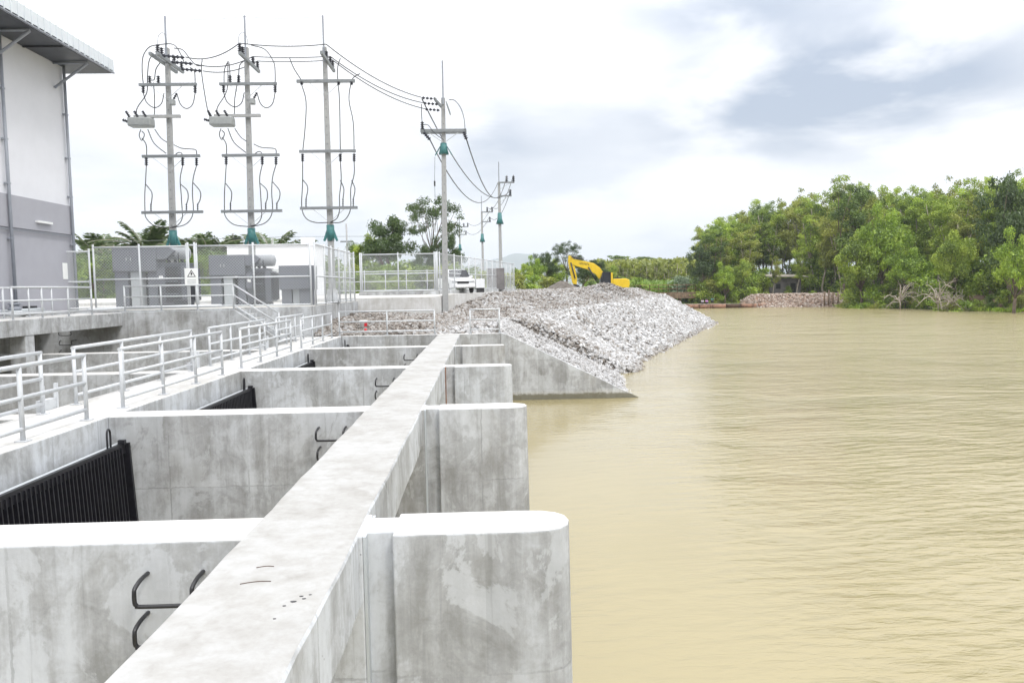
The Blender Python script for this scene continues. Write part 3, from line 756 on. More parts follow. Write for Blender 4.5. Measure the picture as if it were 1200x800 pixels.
# pump discharge equipment on the deck in front of the pump house
def pump(y, x, label, k=1.0):
    o = thing('pump_motor', (x, y, 1.165), label, 'pump', 'pump motors on the upper deck')
    g = MB(); k = 1.0 if x > -16.6 else .4
    g.lathe([(.85*k, 0), (.85*k, .08), (.62*k, .1), (.55*k, .2)], (x, y, 1.17), 18); g.build('base_flange', M_CABPALE, o)
    g = MB(); g.lathe([(.52*k, .2), (.52*k, .3), (.40*k, .32), (.40*k, .40), (.55*k, .41), (.55*k, .46)], (x, y, 1.17), 18); g.build('casing', M_STEELG, o)
    g = MB(); g.tube([(x+.1, y, 1.33), (x+.1, y+1.6, 1.33)], .12*(1 if k == 1 else .8), 10); g.build('pipe', M_CABPALE, o)
    g = MB(); g.box(x-.25, x-.05, y+.9, y+1.5, 1.17, 1.5); g.build('control_box', M_MBLACK, o)
pump(23.1, -16.4, 'round grey pump flange on the deck at the left edge of the picture')
pump(26.3, -17.05, 'grey pump flange and pipe behind the middle of the upper rail')
pump(28.6, -17.05, 'grey pump flange and pipe behind the right end of the upper rail')
g = MB(); g.tube([(-14.6, 28.9, 1.33), (-14.25, 31.4, 1.33), (-10.6, 31.5, 1.36)], .06, 8)
g.build('low_pipe', M_WPAINT, label='low white pipe lying along the top of the retaining wall', category='pipe')

# ------------------------------------------------------------------ chain-link fences
def link_panel(p, q, h, parent, gap=.125, w_=.009):
    p = Vector(p); q = Vector(q); L = (q-p).length; e = (q-p)/L; g = MB(); up_ = Vector((0, 0, 1)); nrm = e.cross(up_)
    n = int((L+h)/gap)
    for s_ in (1, -1):
        for k in range(n):
            t0 = -h+k*gap; a0, a1 = max(t0, 0), min(t0+h, L)
            if a1-a0 < .05: continue
            z0, z1 = a0-t0, a1-t0
            if s_ < 0: z0, z1 = h-z0, h-z1
            A = p+e*a0+up_*z0+nrm*(.004*s_); B = p+e*a1+up_*z1+nrm*(.004*s_)
            dirv = (B-A).normalized(); sd_ = dirv.cross(nrm)*(w_/2)
            g.add([A+sd_, B+sd_, B-sd_, A-sd_, A+nrm*w_/2, B+nrm*w_/2], [(0, 1, 5, 4), (4, 5, 2, 3), (3, 2, 1, 0)])
    return g.build('wire_mesh', M_GALV, parent)
def chain_fence(p, q, h, posts, label, rails=(1.0, .48, .02), tall=.12, r=.042, panel=True, gap=.125):
    p = Vector(p); q = Vector(q); L = (q-p).length; e = (q-p)/L
    o = thing('chain_link_fence', p, label, 'fence', 'galvanised chain-link fences')
    for t in posts:
        b = p+e*(t*L); g = MB(); g.tube([b, b+Vector((0, 0, h+tall))], r, 8); g.build('post', M_WPAINT, o)
    for l in rails:
        g = MB(); g.tube([p+Vector((0, 0, max(.04, h*l))), q+Vector((0, 0, max(.04, h*l)))], r*.78, 8); g.build('rail', M_WPAINT, o)
    if panel: link_panel(p+Vector((0, 0, .04)), q+Vector((0, 0, .04)), h-.06, o, gap)
    return o
YF = 33.0
def fr(x0, x1, xs): return [(x-x0)/(x1-x0) for x in xs]
chain_fence((-19.4, YF, 1.27), (-16.5, YF, 1.27), 2.42, fr(-19.4, -16.5, [-19.4, -18.0, -16.5]), 'short chain-link fence panel against the grey pump house wall')
f1 = chain_fence((-16.32, YF, 1.27), (-12.47, YF, 1.27), 2.58, fr(-16.32, -12.47, [-16.32, -14.43, -12.47]), 'chain-link fence in front of the largest transformer')
f2 = chain_fence((-12.06, YF, 1.27), (-7.32, YF, 1.27), 2.58, fr(-12.06, -7.32, [-12.06, -9.7, -7.32]), 'chain-link fence in front of the smaller transformer and cabinet')
g = chain_fence((-12.40, YF-.02, 1.27), (-12.13, YF-.02, 1.27), 2.62, [0, 1], 'narrow pair of fence posts carrying the warning sign', panel=False)
chain_fence((-7.15, YF+.1, 1.27), (-7.15, 43.0, 1.27), 2.6, [0, .2, .36, .55, .72, .86, 1], 'chain-link fence receding along the right side of the transformer yard')
chain_fence((-7.85, 49.6, 1.74), (-3.02, 49.6, 1.74), 2.38, [0, .02, .5, .98, 1], 'chain-link fence facing us on the raised road, left of the pickup')
chain_fence((-2.95, 49.8, 1.74), (3.12, 78.0, 1.80), 2.42, [0, .02]+[i/13 for i in range(1, 14)], 'long chain-link fence receding along the road edge above the rubble', r=.04)
chain_fence((-22, 70, 1.76), (-3.2, 70, 1.76), 1.75, [i/10 for i in range(11)], 'lower chain-link fence far behind the yard in front of the hedges', gap=.2)
g = MB(); g.bar((-16.3, YF+.9, 3.35), (-12.1, YF+5, 3.30), .05, .05); g.tube([(-16.3, YF+3, 1.25), (-16.3, YF+3, 3.3)], .03, 6); g.tube([(-14.9, YF+3, 1.25), (-14.9, YF+3, 2.9)], .03, 6)

kb = MB(); kb.box(-7.95, -2.9, 49.45, 49.75, 1.3, 1.74); kb.build('kerb', [M_CONC2, M_TOP], bevel=.01, uptop=True, kind='structure')
kb = MB(); kb.bar((-2.93, 49.76, 1.58), (3.14, 78.1, 1.62), .3, .34); kb.build('kerb', [M_CONC2, M_TOP], bevel=.01, uptop=True, kind='structure')
# warning sign
sg = thing('warning_sign', (-12.27, YF-.08, 2.22), 'white warning sign with a black triangle and lightning bolt on the fence', 'sign')
g = MB(); g.box(-12.55, -12.0, YF-.10, YF-.085, 2.20, 2.92); g.build('plate', M_SIGN, sg)
def flat(polys, y, name, mat, parent):
    g = MB()
    for pl_ in polys: g.yprism(pl_, y-.003, y)
    return g.build(name, mat, parent)
cx_, cz_ = -12.265, 2.66
def tri(r1, r2):
    o_ = [(cx_-r1*.9, cz_-r1*.5), (cx_+r1*.9, cz_-r1*.5), (cx_, cz_+r1*.98)]; i_ = [(cx_-r2*.9, cz_-r2*.5), (cx_+r2*.9, cz_-r2*.5), (cx_, cz_+r2*.98)]
    return [[o_[k], o_[(k+1) % 3], i_[(k+1) % 3], i_[k]] for k in range(3)]
flat(tri(.205, .15), YF-.101, 'triangle', M_PRINT, sg)
flat([[(cx_-.045, cz_-.005), (cx_+.03, cz_-.005), (cx_+.045, cz_+.012), (cx_+.012, cz_+.09), (cx_-.02, cz_+.09)], [(cx_-.03, cz_-.07), (cx_+.05, cz_+.012), (cx_-.0, cz_+.012)]], YF-.101, 'lightning_bolt', M_PRINT, sg)
flat([[(-12.45, z), (-12.08, z), (-12.08, z+.035), (-12.45, z+.035)] for z in (2.27, 2.34, 2.41)], YF-.101, 'small_print', M_PRINTG, sg)

# ------------------------------------------------------------------ transformers
def transformer(ox, oy, oz, sc, label):
    o = thing('transformer', (ox, oy, oz), label, 'transformer', 'grey transformers in the yard')
    def B(name, mat, x0, x1, y0, y1, z0, z1, bev=.012):
        g = MB(); g.box(ox+x0*sc, ox+x1*sc, oy+y0*sc, oy+y1*sc, oz+z0*sc, oz+z1*sc); return g.build(name, mat, o, bevel=bev)
    cab = B('cable_box', M_TRANS, 0, 1.95, 0, 1.15, 1.66, 2.80)
    for x0 in (.03, .76):
        dr_ = B('door', M_TRANS, x0, x0+.70, -.03, -.002, 1.70, 2.76, .006); 
        g = MB(); g.cbox((ox+(x0+(.62 if x0 < .5 else .08))*sc, oy-.05*sc, oz+2.22*sc), (.03, .04, .12)); g.build('handle', M_GALV, dr_)
    B('side_panel', M_TRANS, 1.50, 1.93, -.025, -.002, 1.70, 2.76, .006)
    B('leg_panel', M_TRANS, -.02, .58, .2, 1.0, 0, 1.655); B('cable_cover', M_CABPALE, .72, 1.22, .15, .6, 0, 1.655)
    B('leg_panel', M_TRANS, 1.48, 1.9, .2, 1.0, 0, 1.655)
    # sloping duct from the box to the tank
    g = MB(); g.yprism([(ox+1.95*sc, oz+2.2*sc), (ox+2.3*sc, oz+2.2*sc), (ox+2.55*sc, oz+2.35*sc), (ox+2.75*sc, oz+2.6*sc), (ox+2.5*sc, oz+2.78*sc), (ox+1.95*sc, oz+2.80*sc)], oy+.1*sc, oy+1.0*sc)
    g.build('duct', M_TRANS, o, bevel=.01)
    B('tank', M_TRANS, 1.95, 2.98, .3, 1.7, .15, 2.0)
    B('tank_lid', M_TRANS, 1.9, 3.03, .22, 1.76, 2.0, 2.06)
    B('skid', M_TRANSD, 1.95, 2.98, .3, 1.7, 0, .14)
    for k in range(8):
        x = 2.40+k*.072; g = MB(); g.box(ox+x*sc, ox+(x+.03)*sc, oy-.12*sc, oy+.295*sc, oz+.25*sc, oz+1.85*sc); g.build('cooling_fin', M_TRANSD, o)
    B('end_fin_block', M_TRANS, 2.99, 3.24, .3, 1.6, .2, 1.9)
    B('junction_box', M_TRANS, 2.0, 2.36, -.05, .29, .95, 1.75)
    g = MB(); g.lathe([(.0, 0), (.20, .02), (.27, .1), (.27, .95), (.24, 1.04), (.1, 1.1), (0, 1.11)], (ox+2.18*sc, oy+.6*sc, oz+2.48*sc), 18, 'X'); g.build('conservator', simple('tank_grey', (.29, .305, .325), .4, var=.05) if 'tank_grey' not in MATS else MATS['tank_grey'], o)
    for k in range(9):
        y = .36+k*.13; g = MB(); g.box(ox+3.245*sc, ox+3.40*sc, oy+y*sc, oy+(y+.05)*sc, oz+.3*sc, oz+1.8*sc); g.build('cooling_fin', M_TRANSD, o)
    for zz in (1.2, .62):
        g = MB(); g.bar((ox+2.36*sc, oy-.14*sc, oz+zz*sc), (ox+2.95*sc, oy-.14*sc, oz+zz*sc), .05, .05); g.build('fin_brace', M_TRANS, o)
    B('name_plate', M_SIGN, 2.08, 2.26, -.056, -.052, 1.3, 1.45, 0)
    B('gap_shade_block', M_TRANSD, .6, 1.47, .62, .98, 0.05, 1.6, 0)  # dark block between the legs, standing in for the shade in that gap
    for k in range(3):
        c_ = (ox+(2.15+.3*k)*sc, oy+1.0*sc, oz+2.06*sc)
        g = MB(); g.lathe([(.07, 0), (.07, .05), (.10, .06), (.06, .1), (.10, .13), (.06, .17), (.09, .2), (.05, .24), (.03, .36)], c_, 10); g.build('bushing', M_INS, o)
    g = MB(); g.tube([(ox+2.4*sc, oy+.2*sc, oz+2.1*sc), (ox+2.4*sc, oy+.2*sc, oz+2.3*sc), (ox+2.7*sc, oy+.4*sc, oz+2.4*sc)], .04, 6)
    g.tube([(ox+2.9*sc, oy+.2*sc, oz+2.05*sc), (ox+2.9*sc, oy+.2*sc, oz+2.5*sc)], .03, 6); g.build('pipework', M_TRANSD, o)
    return o
transformer(-16.5, 35.0, 1.25, .98, 'largest grey transformer with a two-door cable box, behind the left fence panel')
transformer(-12.62, 36.0, 1.25, .84, 'smaller grey transformer with a pale round tank end, right of the warning sign')
cb = thing('switch_cabinet', (-8.3, 34.6, 1.25), 'small grey two-door cabinet on two legs, right of both transformers', 'cabinet')
g = MB(); g.box(-9.05, -7.58, 34.5, 35.5, 1.95, 3.02); g.build('cabinet_body', M_TRANS, cb, bevel=.012)
for x0 in (-9.02, -8.31):
    g = MB(); g.box(x0, x0+.69, 34.47, 34.498, 1.99, 2.98); g.build('door', M_TRANS, cb, bevel=.006)
g = MB(); g.box(-8.98, -8.55, 34.6, 35.3, 1.25, 1.948); g.build('leg', M_TRANS, cb)
g = MB(); g.box(-8.2, -7.68, 34.6, 35.3, 1.25, 1.948); g.build('leg', M_TRANS, cb)
g = MB(); g.box(-8.52, -8.23, 34.75, 35.1, 1.25, 1.948); g.build('cable_cover', M_CABPALE, cb)
for (x, y) in ((-17.0, 38), (-13.3, 34.4)):
    g = MB(); g.box(x-.35, x+.35, y, y+.5, 1.25, 3.0 if x < -15 else 1.6); 
    g.build('cooling_radiator' if x < -15 else 'low_box', M_TRANSD, label='dark radiator bank standing left of the largest transformer' if x < -15 else 'low dark equipment box between the two transformers', category='radiator' if x < -15 else 'box', bevel=.02)

# ------------------------------------------------------------------ electricity poles
def insulator(p, q, r, parent, name='insulator', n=8, sheds=4):
    p = Vector(p); q = Vector(q); L = (q-p).length; g = MB(); prof = [(r*.45, 0)]
    for k in range(sheds):
        a = L*(k+.15)/sheds; prof += [(r*.45, a), (r, a+L*.25/sheds), (r*.45, a+L*.6/sheds)]
    prof += [(r*.4, L)]
    g.lathe(prof, (0, 0, 0), n)
    rot = (q-p).to_track_quat('Z', 'Y').to_matrix()
    off = world_loc(parent)
    g.v = [tuple(rot @ Vector(v)+p-off) for v in g.v]
    return g.build(name, M_INS, parent, local=True)
B2 = at(297, 355, 38)
def make_pole(base, kind, label):
    o = thing('utility_pole', base, label, 'utility pole', 'concrete poles of the power line')
    H = 12.25
    def W(px, py, ref=(297, 355), dy=-.25): return at(px, py, 38)-at(ref[0], ref[1], 38)+Vector(base)+Vector((0, dy, 0))
    bx, by, bz = base
    lean = -.09/3
    lean_ = {1: .22, 2: .18, 3: .02}[kind]
    def sx(z): return bx+lean_*(z-bz)/13.7
    g = MB(); w0, w1 = .155, .095
    g.add([(bx-w0, by-w0*.8, bz), (bx+w0, by-w0*.8, bz), (bx+w0, by+w0*.8, bz), (bx-w0, by+w0*.8, bz), (sx(bz+H)-w1, by-w1, bz+H), (sx(bz+H)+w1, by-w1, bz+H), (sx(bz+H)+w1, by+w1, bz+H), (sx(bz+H)-w1, by+w1, bz+H)],
          [(0,3,2,1), (4,5,6,7), (0,1,5,4), (1,2,6,5), (2,3,7,6), (3,0,4,7)])
    g.build('shaft', M_ARML, o, bevel=.02)
    for k in range(22):
        z = bz+2.2+k*.42; g = MB(); g.cbox((sx(z)+.0, by-w0*.8+.036*(z-bz)/H-.004, z), (.03, .02, .03)); g.build('bolt_hole', M_MBLACK, o)
    g = MB(); g.lathe([(.34, 0), (.30, .25), (.24, .7)], (bx, by, bz-.02), 10); g.build('footing', M_CONC, o)
    g = MB(); g.bar((sx(bz+H)-.02, by-.1, bz+H-.7), (sx(bz+13.7)-.02, by-.1, bz+13.7), .07, .07); g.build('steel_tip', M_STEELG, o)
    def arm(py, x0, x1, mat=M_ARM, th=.13, ref=(297, 355), braces=True):
        a = W(x0, py, ref); b = W(x1, py, ref); z = (a.z+b.z)/2
        g = MB(); g.box(a.x, b.x, by-.30, by-.18, z-th/2, z+th/2); g.build('crossarm', mat, o, bevel=.008)
        if braces:
            g = MB(); c = sx(z)
            g.bar((c-.75, by-.24, z-.06), (c-.08, by-.2, z-.62), .035, .02); g.bar((c+.75, by-.24, z-.06), (c+.08, by-.2, z-.62), .035, .02); g.build('brace', M_GALV, o)
    def cable(pts, r=.022, ref=(297, 355), mat=None, name='cable', dy=-.25):
        g = MB(); g.tube(smooth_path([W(x, y, ref, dy) for x, y in pts], 4), r, 6); g.build(name, mat or M_CABLE, o)
    if kind in (1, 2):
        rf_ = (297, 355)
        arm(98, 259, 326); arm(135, 253, 307, M_ARML, .14, braces=False); arm(181, 262, 329); arm(246, 261, 332)
        for x in (264, 324): insulator(W(x, 100), W(x, 108), .10, o)
        insulator(W(271.5, 96), W(271.5, 88), .10, o); insulator(W(281.5, 96), W(281.5, 88), .10, o)
        for x in (267, 309, 325): insulator(W(x, 183), W(x, 192), .10, o)
        for x in (272, 313, 326): insulator(W(x, 245), W(x, 236), .05, o, 'surge_arrester', 6)
        insulator(W(298, 117), W(303, 108), .08, o, 'fuse_holder')
        a = W(298, 119); g = MB(); g.cbox((a.x, by-.3, a.z), (.22, .3, .26)); g.build('bracket', M_BOX, o, bevel=.03)
        a = W(264, 144); b = W(0, 0)
        x0, x1 = W(250, 144).x, W(279, 144).x; z0, z1 = W(264, 149.5).z, W(264, 139).z
        tk = MB(); tk.box(x0+.1, x1, by-.95, by-.35, z0, z1); tank = tk.build('switch_tank', M_BOX, o, bevel=.07)
        for k in range(3):
            xx = x0+.2+k*.38
            insulator((xx, by-.85, z1), (xx-.12, by-.95, z1+.26), .09, tank, 'bushing'); 
        insulator((x0+.12, by-.7, z1-.2), (x0-.18, by-.75, z1-.1), .09, tank, 'bushing')
        g = MB(); g.bar((x0+.3, by-.35, z1-.1), (x0+.3, by-.2, z1+.12), .06, .06); g.bar((x1-.2, by-.35, z1-.1), (x1-.2, by-.2, z1+.12), .06, .06); g.build('hanger', M_GALV, tank)
        for pts in ([(267,192),(266,210),(265,225),(265,243),(266,252),(273,260),(281,263),(293,264)], [(266.5,214),(273,223),(273,232),(272,237)],
                    [(309,192),(306,207),(307,225),(308,243),(308,253),(303,261),(294,264)], [(307,214),(314,221),(315,230),(313,237)],
                    [(325,192),(321,207),(320,225),(321,243),(318,254),(310,261),(296,264)], [(321,212),(329,222),(329,231),(326,237)],
                    [(261,150),(259,157),(262,163),(265,156),(262,152)], [(262,160),(267,168),(267.5,182)], [(269,150),(276,166),(290,178)], [(277,150),(284,160),(291,165)],
                    [(299,168),(308,172),(321,173),(325,175),(325,182)], [(299,181),(304,177),(308,178),(309,183)],
                    [(264,108),(268,119),(277,125),(285,120),(288,108)], [(324,108),(321,121),(314,126),(307,121),(303,109)]): cable(pts)
        for pts in ([(281,53),(282,42),(287,38),(291,44),(292,52)],): cable(pts, .012, mat=M_THIN)
        if kind == 2:
            for pts in ([(269,72),(265,82),(264.5,100)], [(270,72),(271,80),(271.5,88)], [(269,74),(268,105),(257,125),(256,136)], [(290,70),(283,76),(281.5,88)], [(281.5,90),(277,115),(276,136),(268,143),(262,140)],
                        [(296,53),(312,58),(322,72),(324,84),(324,100)]): cable(pts)
        else:
            for pts in ([(281,52),(271,55),(264,66),(263,84),(264.5,100)], [(282,62),(272,68),(269,88),(268,108),(257,125),(256,136)], [(286,70),(279,80),(277,92),(273,93)], [(276,96),(277,115),(276,136),(268,143),(262,140)],
                        [(281,52),(296,51),(303,55),(309,66),(312,74)], [(300,56),(310,58),(318,68),(326,76),(334,76)], [(318,78),(323,82),(324,90),(324,100)]): cable(pts)
    if kind == 3:
        rf3 = (390, 355)
        arm(96.5, 349, 417, M_ARM, .15, rf3); arm(178, 352, 418, M_ARM, .13, rf3); arm(244, 353, 420, M_ARM, .13, rf3)
        for x in (356, 400, 416): insulator(W(x, 181, rf3), W(x, 190, rf3), .10, o)
        for x in (360, 403, 415): insulator(W(x, 243, rf3), W(x, 233, rf3), .05, o, 'surge_arrester', 6)
        for x in (355, 398, 413): insulator(W(x, 97, rf3), W(x, 101, rf3), .09, o)
        for pts in ([(341,70),(346,82),(353,93),(355,97)], [(355,101),(360,120),(359,150),(356,180)], [(400,70),(397,80),(397,97),(399,120),(400,180)], [(423,88),(417,91),(413,97),(410,118),(415,145),(416,180)],
                    [(356,190),(356,215),(355,243),(360,256),(371,261),(386,261)], [(356,211),(362,220),(360,234)], [(400,190),(401,212),(399,230),(399,246),(396,256),(388,261)], [(400,212),(404,222),(403,234)],
                    [(416,190),(416,205),(412,222),(412,244),(407,256),(399,261),(388,261)], [(413,212),(417,222),(415,234)]): cable(pts, ref=rf3)
    # line arm running away from the camera near the top
    zt = bz+11.55; xc = sx(zt)+.14
    for dx in ((0,) if kind != 1 else (0, -.32)):
        g = MB(); g.box(xc+dx-.06, xc+dx+.06, by-1.55, by+1.55, zt-.07, zt+.07); g.build('line_arm', M_ARM, o)
    spots = [-1.45, -1.0, .45, 1.35] if kind != 3 else [-.3, .6, 1.2]
    if kind == 2: spots = [-1.5, -1.05, .55, 1.3]
    for yy in spots: insulator((xc, by+yy, zt+.07), (xc, by+yy, zt+.42), .11, o)
    if kind == 1:
        for j, (yy, zz) in enumerate(((-1.2, .0), (-.2, .0), (1.0, .0))):
            for k in range(5):
                insulator((xc+.12+k*.2, by+yy, zt+zz-.02*k), (xc+.3+k*.2, by+yy, zt+zz-.02*k-.02), .10, o, 'strain_insulator', 8, 1)
    # teal climbing guard: sleeve and flaring skirt
    zg = {1: 3.3, 2: 3.35, 3: 3.45}[kind]
    c = sx(bz+zg)
    g = MB(); g.lathe([(.17, -.42), (.19, 0), (.19, .35)], (c, by, bz+zg), 10)
    for s_ in (-1, 1):
        g.add([(c+s_*.15, by-.05, bz+zg+.2), (c+s_*.36, by-.05, bz+zg-.40), (c+s_*.28, by-.05, bz+zg-.44), (c+s_*.12, by-.05, bz+zg-.15), (c+s_*.15, by+.05, bz+zg+.2), (c+s_*.36, by+.05, bz+zg-.40), (c+s_*.28, by+.05, bz+zg-.44), (c+s_*.12, by+.05, bz+zg-.15)],
              [(0,1,2,3), (7,6,5,4), (0,4,5,1), (1,5,6,2), (2,6,7,3), (3,7,4,0)])
    g.build('climbing_guard', M_TEAL, o)
    return o, xc, zt
PB = {1: at(205.5, 358, 38), 2: at(297, 355, 38), 3: at(390, 355, 38)}
for k in PB: PB[k].z = 1.26
p1, x1c, z1c = make_pole(PB[1], 1, 'leftmost tall power pole, with two line arms and strings of insulators')
p2, x2c, z2c = make_pole(PB[2], 2, 'middle tall power pole, with a grey switch tank and four arms')
p3, x3c, z3c = make_pole(PB[3], 3, 'third tall power pole, with three plain arms and no tank')

# fourth pole, in the rubble
b4 = Vector((-2.3, 46.0, float(bank_h(-2.3, 46.0))-.3))
o4 = thing('utility_pole', b4, 'power pole rooted in the rubble with one thick double crossarm', 'utility pole', 'concrete poles of the power line')
def tap_shaft(o, b, x_top, z_top, w0, w1):
    g = MB(); g.add([(b.x-w0, b.y-w0, b.z), (b.x+w0, b.y-w0, b.z), (b.x+w0, b.y+w0, b.z), (b.x-w0, b.y+w0, b.z), (x_top-w1, b.y-w1, z_top), (x_top+w1, b.y-w1, z_top), (x_top+w1, b.y+w1, z_top), (x_top-w1, b.y+w1, z_top)],
          [(0,3,2,1), (4,5,6,7), (0,1,5,4), (1,2,6,5), (2,3,7,6), (3,0,4,7)]); g.build('shaft', M_ARML, o, bevel=.02)
tap_shaft(o4, b4, -2.14, 13.0, .18, .11)
g = MB(); g.bar((-2.14, 45.85, 12.6), (-2.13, 45.85, 15.1), .09, .07); g.build('steel_tip', M_STEELG, o4)
for k in range(20):
    z = 2.0+k*.5; g = MB(); g.cbox((-2.27+.011*z, 45.83+.005*z, z), (.035, .02, .035)); g.build('bolt_hole', M_MBLACK, o4)
for yy in (-.24, .24):
    g = MB(); g.box(-3.5, -.82, 46+yy-.06, 46+yy+.06, 10.99, 11.17); g.build('crossarm', M_ARM, o4, bevel=.01)
g = MB(); g.bar((-3.0, 45.7, 10.95), (-2.2, 45.8, 10.4), .04, .03); g.bar((-1.3, 45.7, 10.95), (-2.1, 45.8, 10.4), .04, .03); g.build('brace', M_GALV, o4)
for yy in (-.35, .0, .35):
    g = MB(); g.bar((-2.65, 46+yy, 12.95), (-2.2, 46+yy, 12.45), .12, .08); g.bar((-1.95, 46+yy, 12.7), (-1.75, 46+yy, 12.1), .10, .06)
    g.build('strain_bracket', M_ARM, o4)
for j, z in enumerate((12.98, 12.72, 12.42)):
    for k in range(4):
        xx = -3.35+k*.22+j*.07; insulator((xx, 45.8+.2*j, z-.02*k), (xx+.17, 45.8+.2*j, z-.02*k-.02), .10, o4, 'strain_insulator', 8, 1)
insulator((-3.38, 45.75, 11.17), (-3.38, 45.75, 11.6), .13, o4); insulator((-3.3, 45.75, 10.98), (-2.95, 45.7, 10.55), .13, o4, 'cable_end'); insulator((-.98, 45.75, 10.98), (-.82, 45.7, 10.55), .13, o4, 'cable_end')
def cable4(pts, r=.022):
    g = MB(); g.tube(smooth_path([at(x, y, 45.7) for x, y in pts], 4), r, 6); g.build('cable', M_CABLE, o4)
cable4([(526,117),(533,118),(540,127),(544,140),(545,153)]); cable4([(494,122),(494,134),(495,147)]); cable4([(496,146),(502,147),(509,156),(520,164)]); cable4([(495,147),(500,160)])
g = MB(); g.lathe([(.30, -.3), (.21, .05), (.19, .35)], (-2.18, 46, 10.05), 10)
for s_ in (-1, 1): g.bar((-2.18+s_*.2, 46, 10.2), (-2.18+s_*.5, 46, 9.7), .2, .04)
g.build('climbing_guard', M_TEAL, o4)
g = MB(); g.bar((-2.75, 45.9, 8.2), (-2.75, 45.9, 7.9), .09, .09); g.tube([(-2.7, 45.9, 9.6), (-2.75, 45.9, 8.2), (-2.75, 45.9, 5.2)], .012, 5); g.build('hanging_cable', M_CABLE, o4)

def road_pole(x, y, zb, zt, ztip, label, arms=2):
    b = Vector((x, y, zb)); o = thing('utility_pole', b, label, 'utility pole', 'concrete poles of the power line')
    tap_shaft(o, b, x-.05, zt, .22, .14)
    g = MB(); g.bar((x-.05, y, zt-.4), (x-.05, y, ztip), .12, .09); g.build('steel_tip', M_STEELG, o)
    for k in range(arms):
        z = zt-.12-1.55*k; L = 1.75-.35*k
        g = MB(); g.box(x-.05, x+L, y-.3, y-.15, z-.08, z+.08); g.build('crossarm', M_ARM, o)
        for xx in ((L-.1, .85*L/1.75) if k == 0 else (L-.15,)): insulator((x+xx, y-.22, z+.08), (x+xx, y-.22, z+.75), .2, o, sheds=3)
        g = MB(); g.bar((x+L*.7, y-.22, z-.08), (x, y-.22, z-.8), .05, .04); g.build('brace', M_GALV, o)
    g = MB(); g.lathe([(.45, -.6), (.27, 0), (.24, .7)], (x-.03, y, zt-4.3), 8); g.build('climbing_guard', M_TEAL, o)
    return o
road_pole(2.1, 91, 1.2, 14.2, 16.5, 'power pole beyond the fence end with two one-sided arms')
road_pole(0.0, 126, 1.2, 14.2, 16.7, 'thinner power pole left of the one beyond the fence end')
road_pole(-4.6, 158, 1.0, 14.4, 17.0, 'farthest power pole of the line, beside the sparse tall tree')
for (x, y_, h, l) in ((at(407, 300, 110).x, 110, 11.2, 'small distant pole left of the dark round tree'), (at(274, 300, 90).x, 90, 8.6, 'thin distant pole above the white building')):
    o = thing('utility_pole', (x, y_, 1), l, 'utility pole'); g = MB(); g.tube([(x, y_, 1), (x, y_, h)], .12, 6); g.build('shaft', M_ARML, o)
    g = MB(); g.box(x-.9, x+.9, y_-.1, y_+.1, h-2.6, h-2.4); g.build('crossarm', M_ARM, o)

# spans between poles
def span(name_label, pts, r=.02, mat=None):
    g = MB(); g.tube(pts, r, 5); g.build('power_line', mat or M_CABLE, label=name_label, category='power line', group='overhead power lines')
I = lambda xc, by, yy, zt: Vector((xc, by+yy, zt+.44))
span('upper black wire from the leftmost pole to the middle pole', sag((x1c+1.15, 36.8, z1c-.08), I(x2c, 38, -1.5, z2c), .32), .024)
span('middle black wire from the leftmost pole to the middle pole', sag((x1c+1.15, 37.8, z1c-.1), I(x2c, 38, .55, z2c), .28), .024)
span('lower black wire from the leftmost pole to the middle pole', sag((x1c+1.15, 39.0, z1c-.1), I(x2c, 38, 1.3, z2c), .25), .024)
span('top black wire from the middle pole to the third pole', sag(I(x2c, 38, -1.5, z2c), I(x3c, 38, -.3, z3c)+Vector((0, 0, .3)), .12), .024)
span('second black wire from the middle pole to the third pole', sag(I(x2c, 38, .55, z2c), I(x3c, 38, .6, z3c), .06), .022)
span('lowest black wire from the middle pole to the third pole', sag(I(x2c, 38, 1.3, z2c), I(x3c, 38, 1.2, z3c), .06), .022)
span('top black wire sloping from the third pole to the rubble pole', sag(I(x3c, 38, -.3, z3c)+Vector((0, 0, .3)), (-3.36, 45.8, 12.99), .35), .024)
span('middle black wire sloping from the third pole to the rubble pole', sag(I(x3c, 38, .6, z3c), (-3.3, 46.0, 12.73), .35), .024)
span('lowest black wire sloping from the third pole to the rubble pole', sag(I(x3c, 38, 1.2, z3c), (-3.22, 46.2, 12.43), .35), .024)
g = MB(); g.tube(smooth_path([Vector((-9.2, 37.5, 13.0)), Vector((-9.0, 37.7, 12.5)), Vector((-8.8, 37.8, 11.9))], 3), .02, 5)
span('slack cable hanging from the wire down to the middle pole tank', smooth_path([at(237, 70, 37.6), at(236, 82, 37.5), at(239, 105, 37.4), at(244, 132, 37.3), at(249, 142, 37.2)], 5), .022)
A5 = Vector((3.0, 90.7, 14.9)); B5 = Vector((3.75, 90.7, 14.9)); C5 = Vector((3.4, 90.7, 13.2))
span('heavy cable from the right crossarm end of the rubble pole to the next pole', sag((-.82, 45.7, 10.55), A5, 3.0, 20), .035)
span('heavy cable from the left crossarm end of the rubble pole to the next pole', sag((-2.95, 45.7, 10.55), (1.9, 90.8, 14.0), 2.9, 20), .035)
span('cable passing behind the rubble pole and down to the next pole', sag((-3.36, 45.7, 12.9), C5, 2.8, 20), .035)
for (a, b) in (((3.75, 90.7, 14.9), (1.6, 125.7, 14.9)), ((3.0, 90.7, 14.9), (.8, 125.7, 14.9)), ((3.4, 90.7, 13.2), (1.2, 125.7, 13.3)), ((1.6, 125.7, 14.9), (-3.0, 157.7, 15.1)), ((1.2, 125.7, 13.3), (-3.4, 157.7, 13.4))):
    g = MB(); g.tube(sag(a, b, 1.6), .035, 5); g.build('power_line', M_CABLE, label='thin sagging wire between the distant roadside poles', category='power line', group='wires of the distant roadside poles')
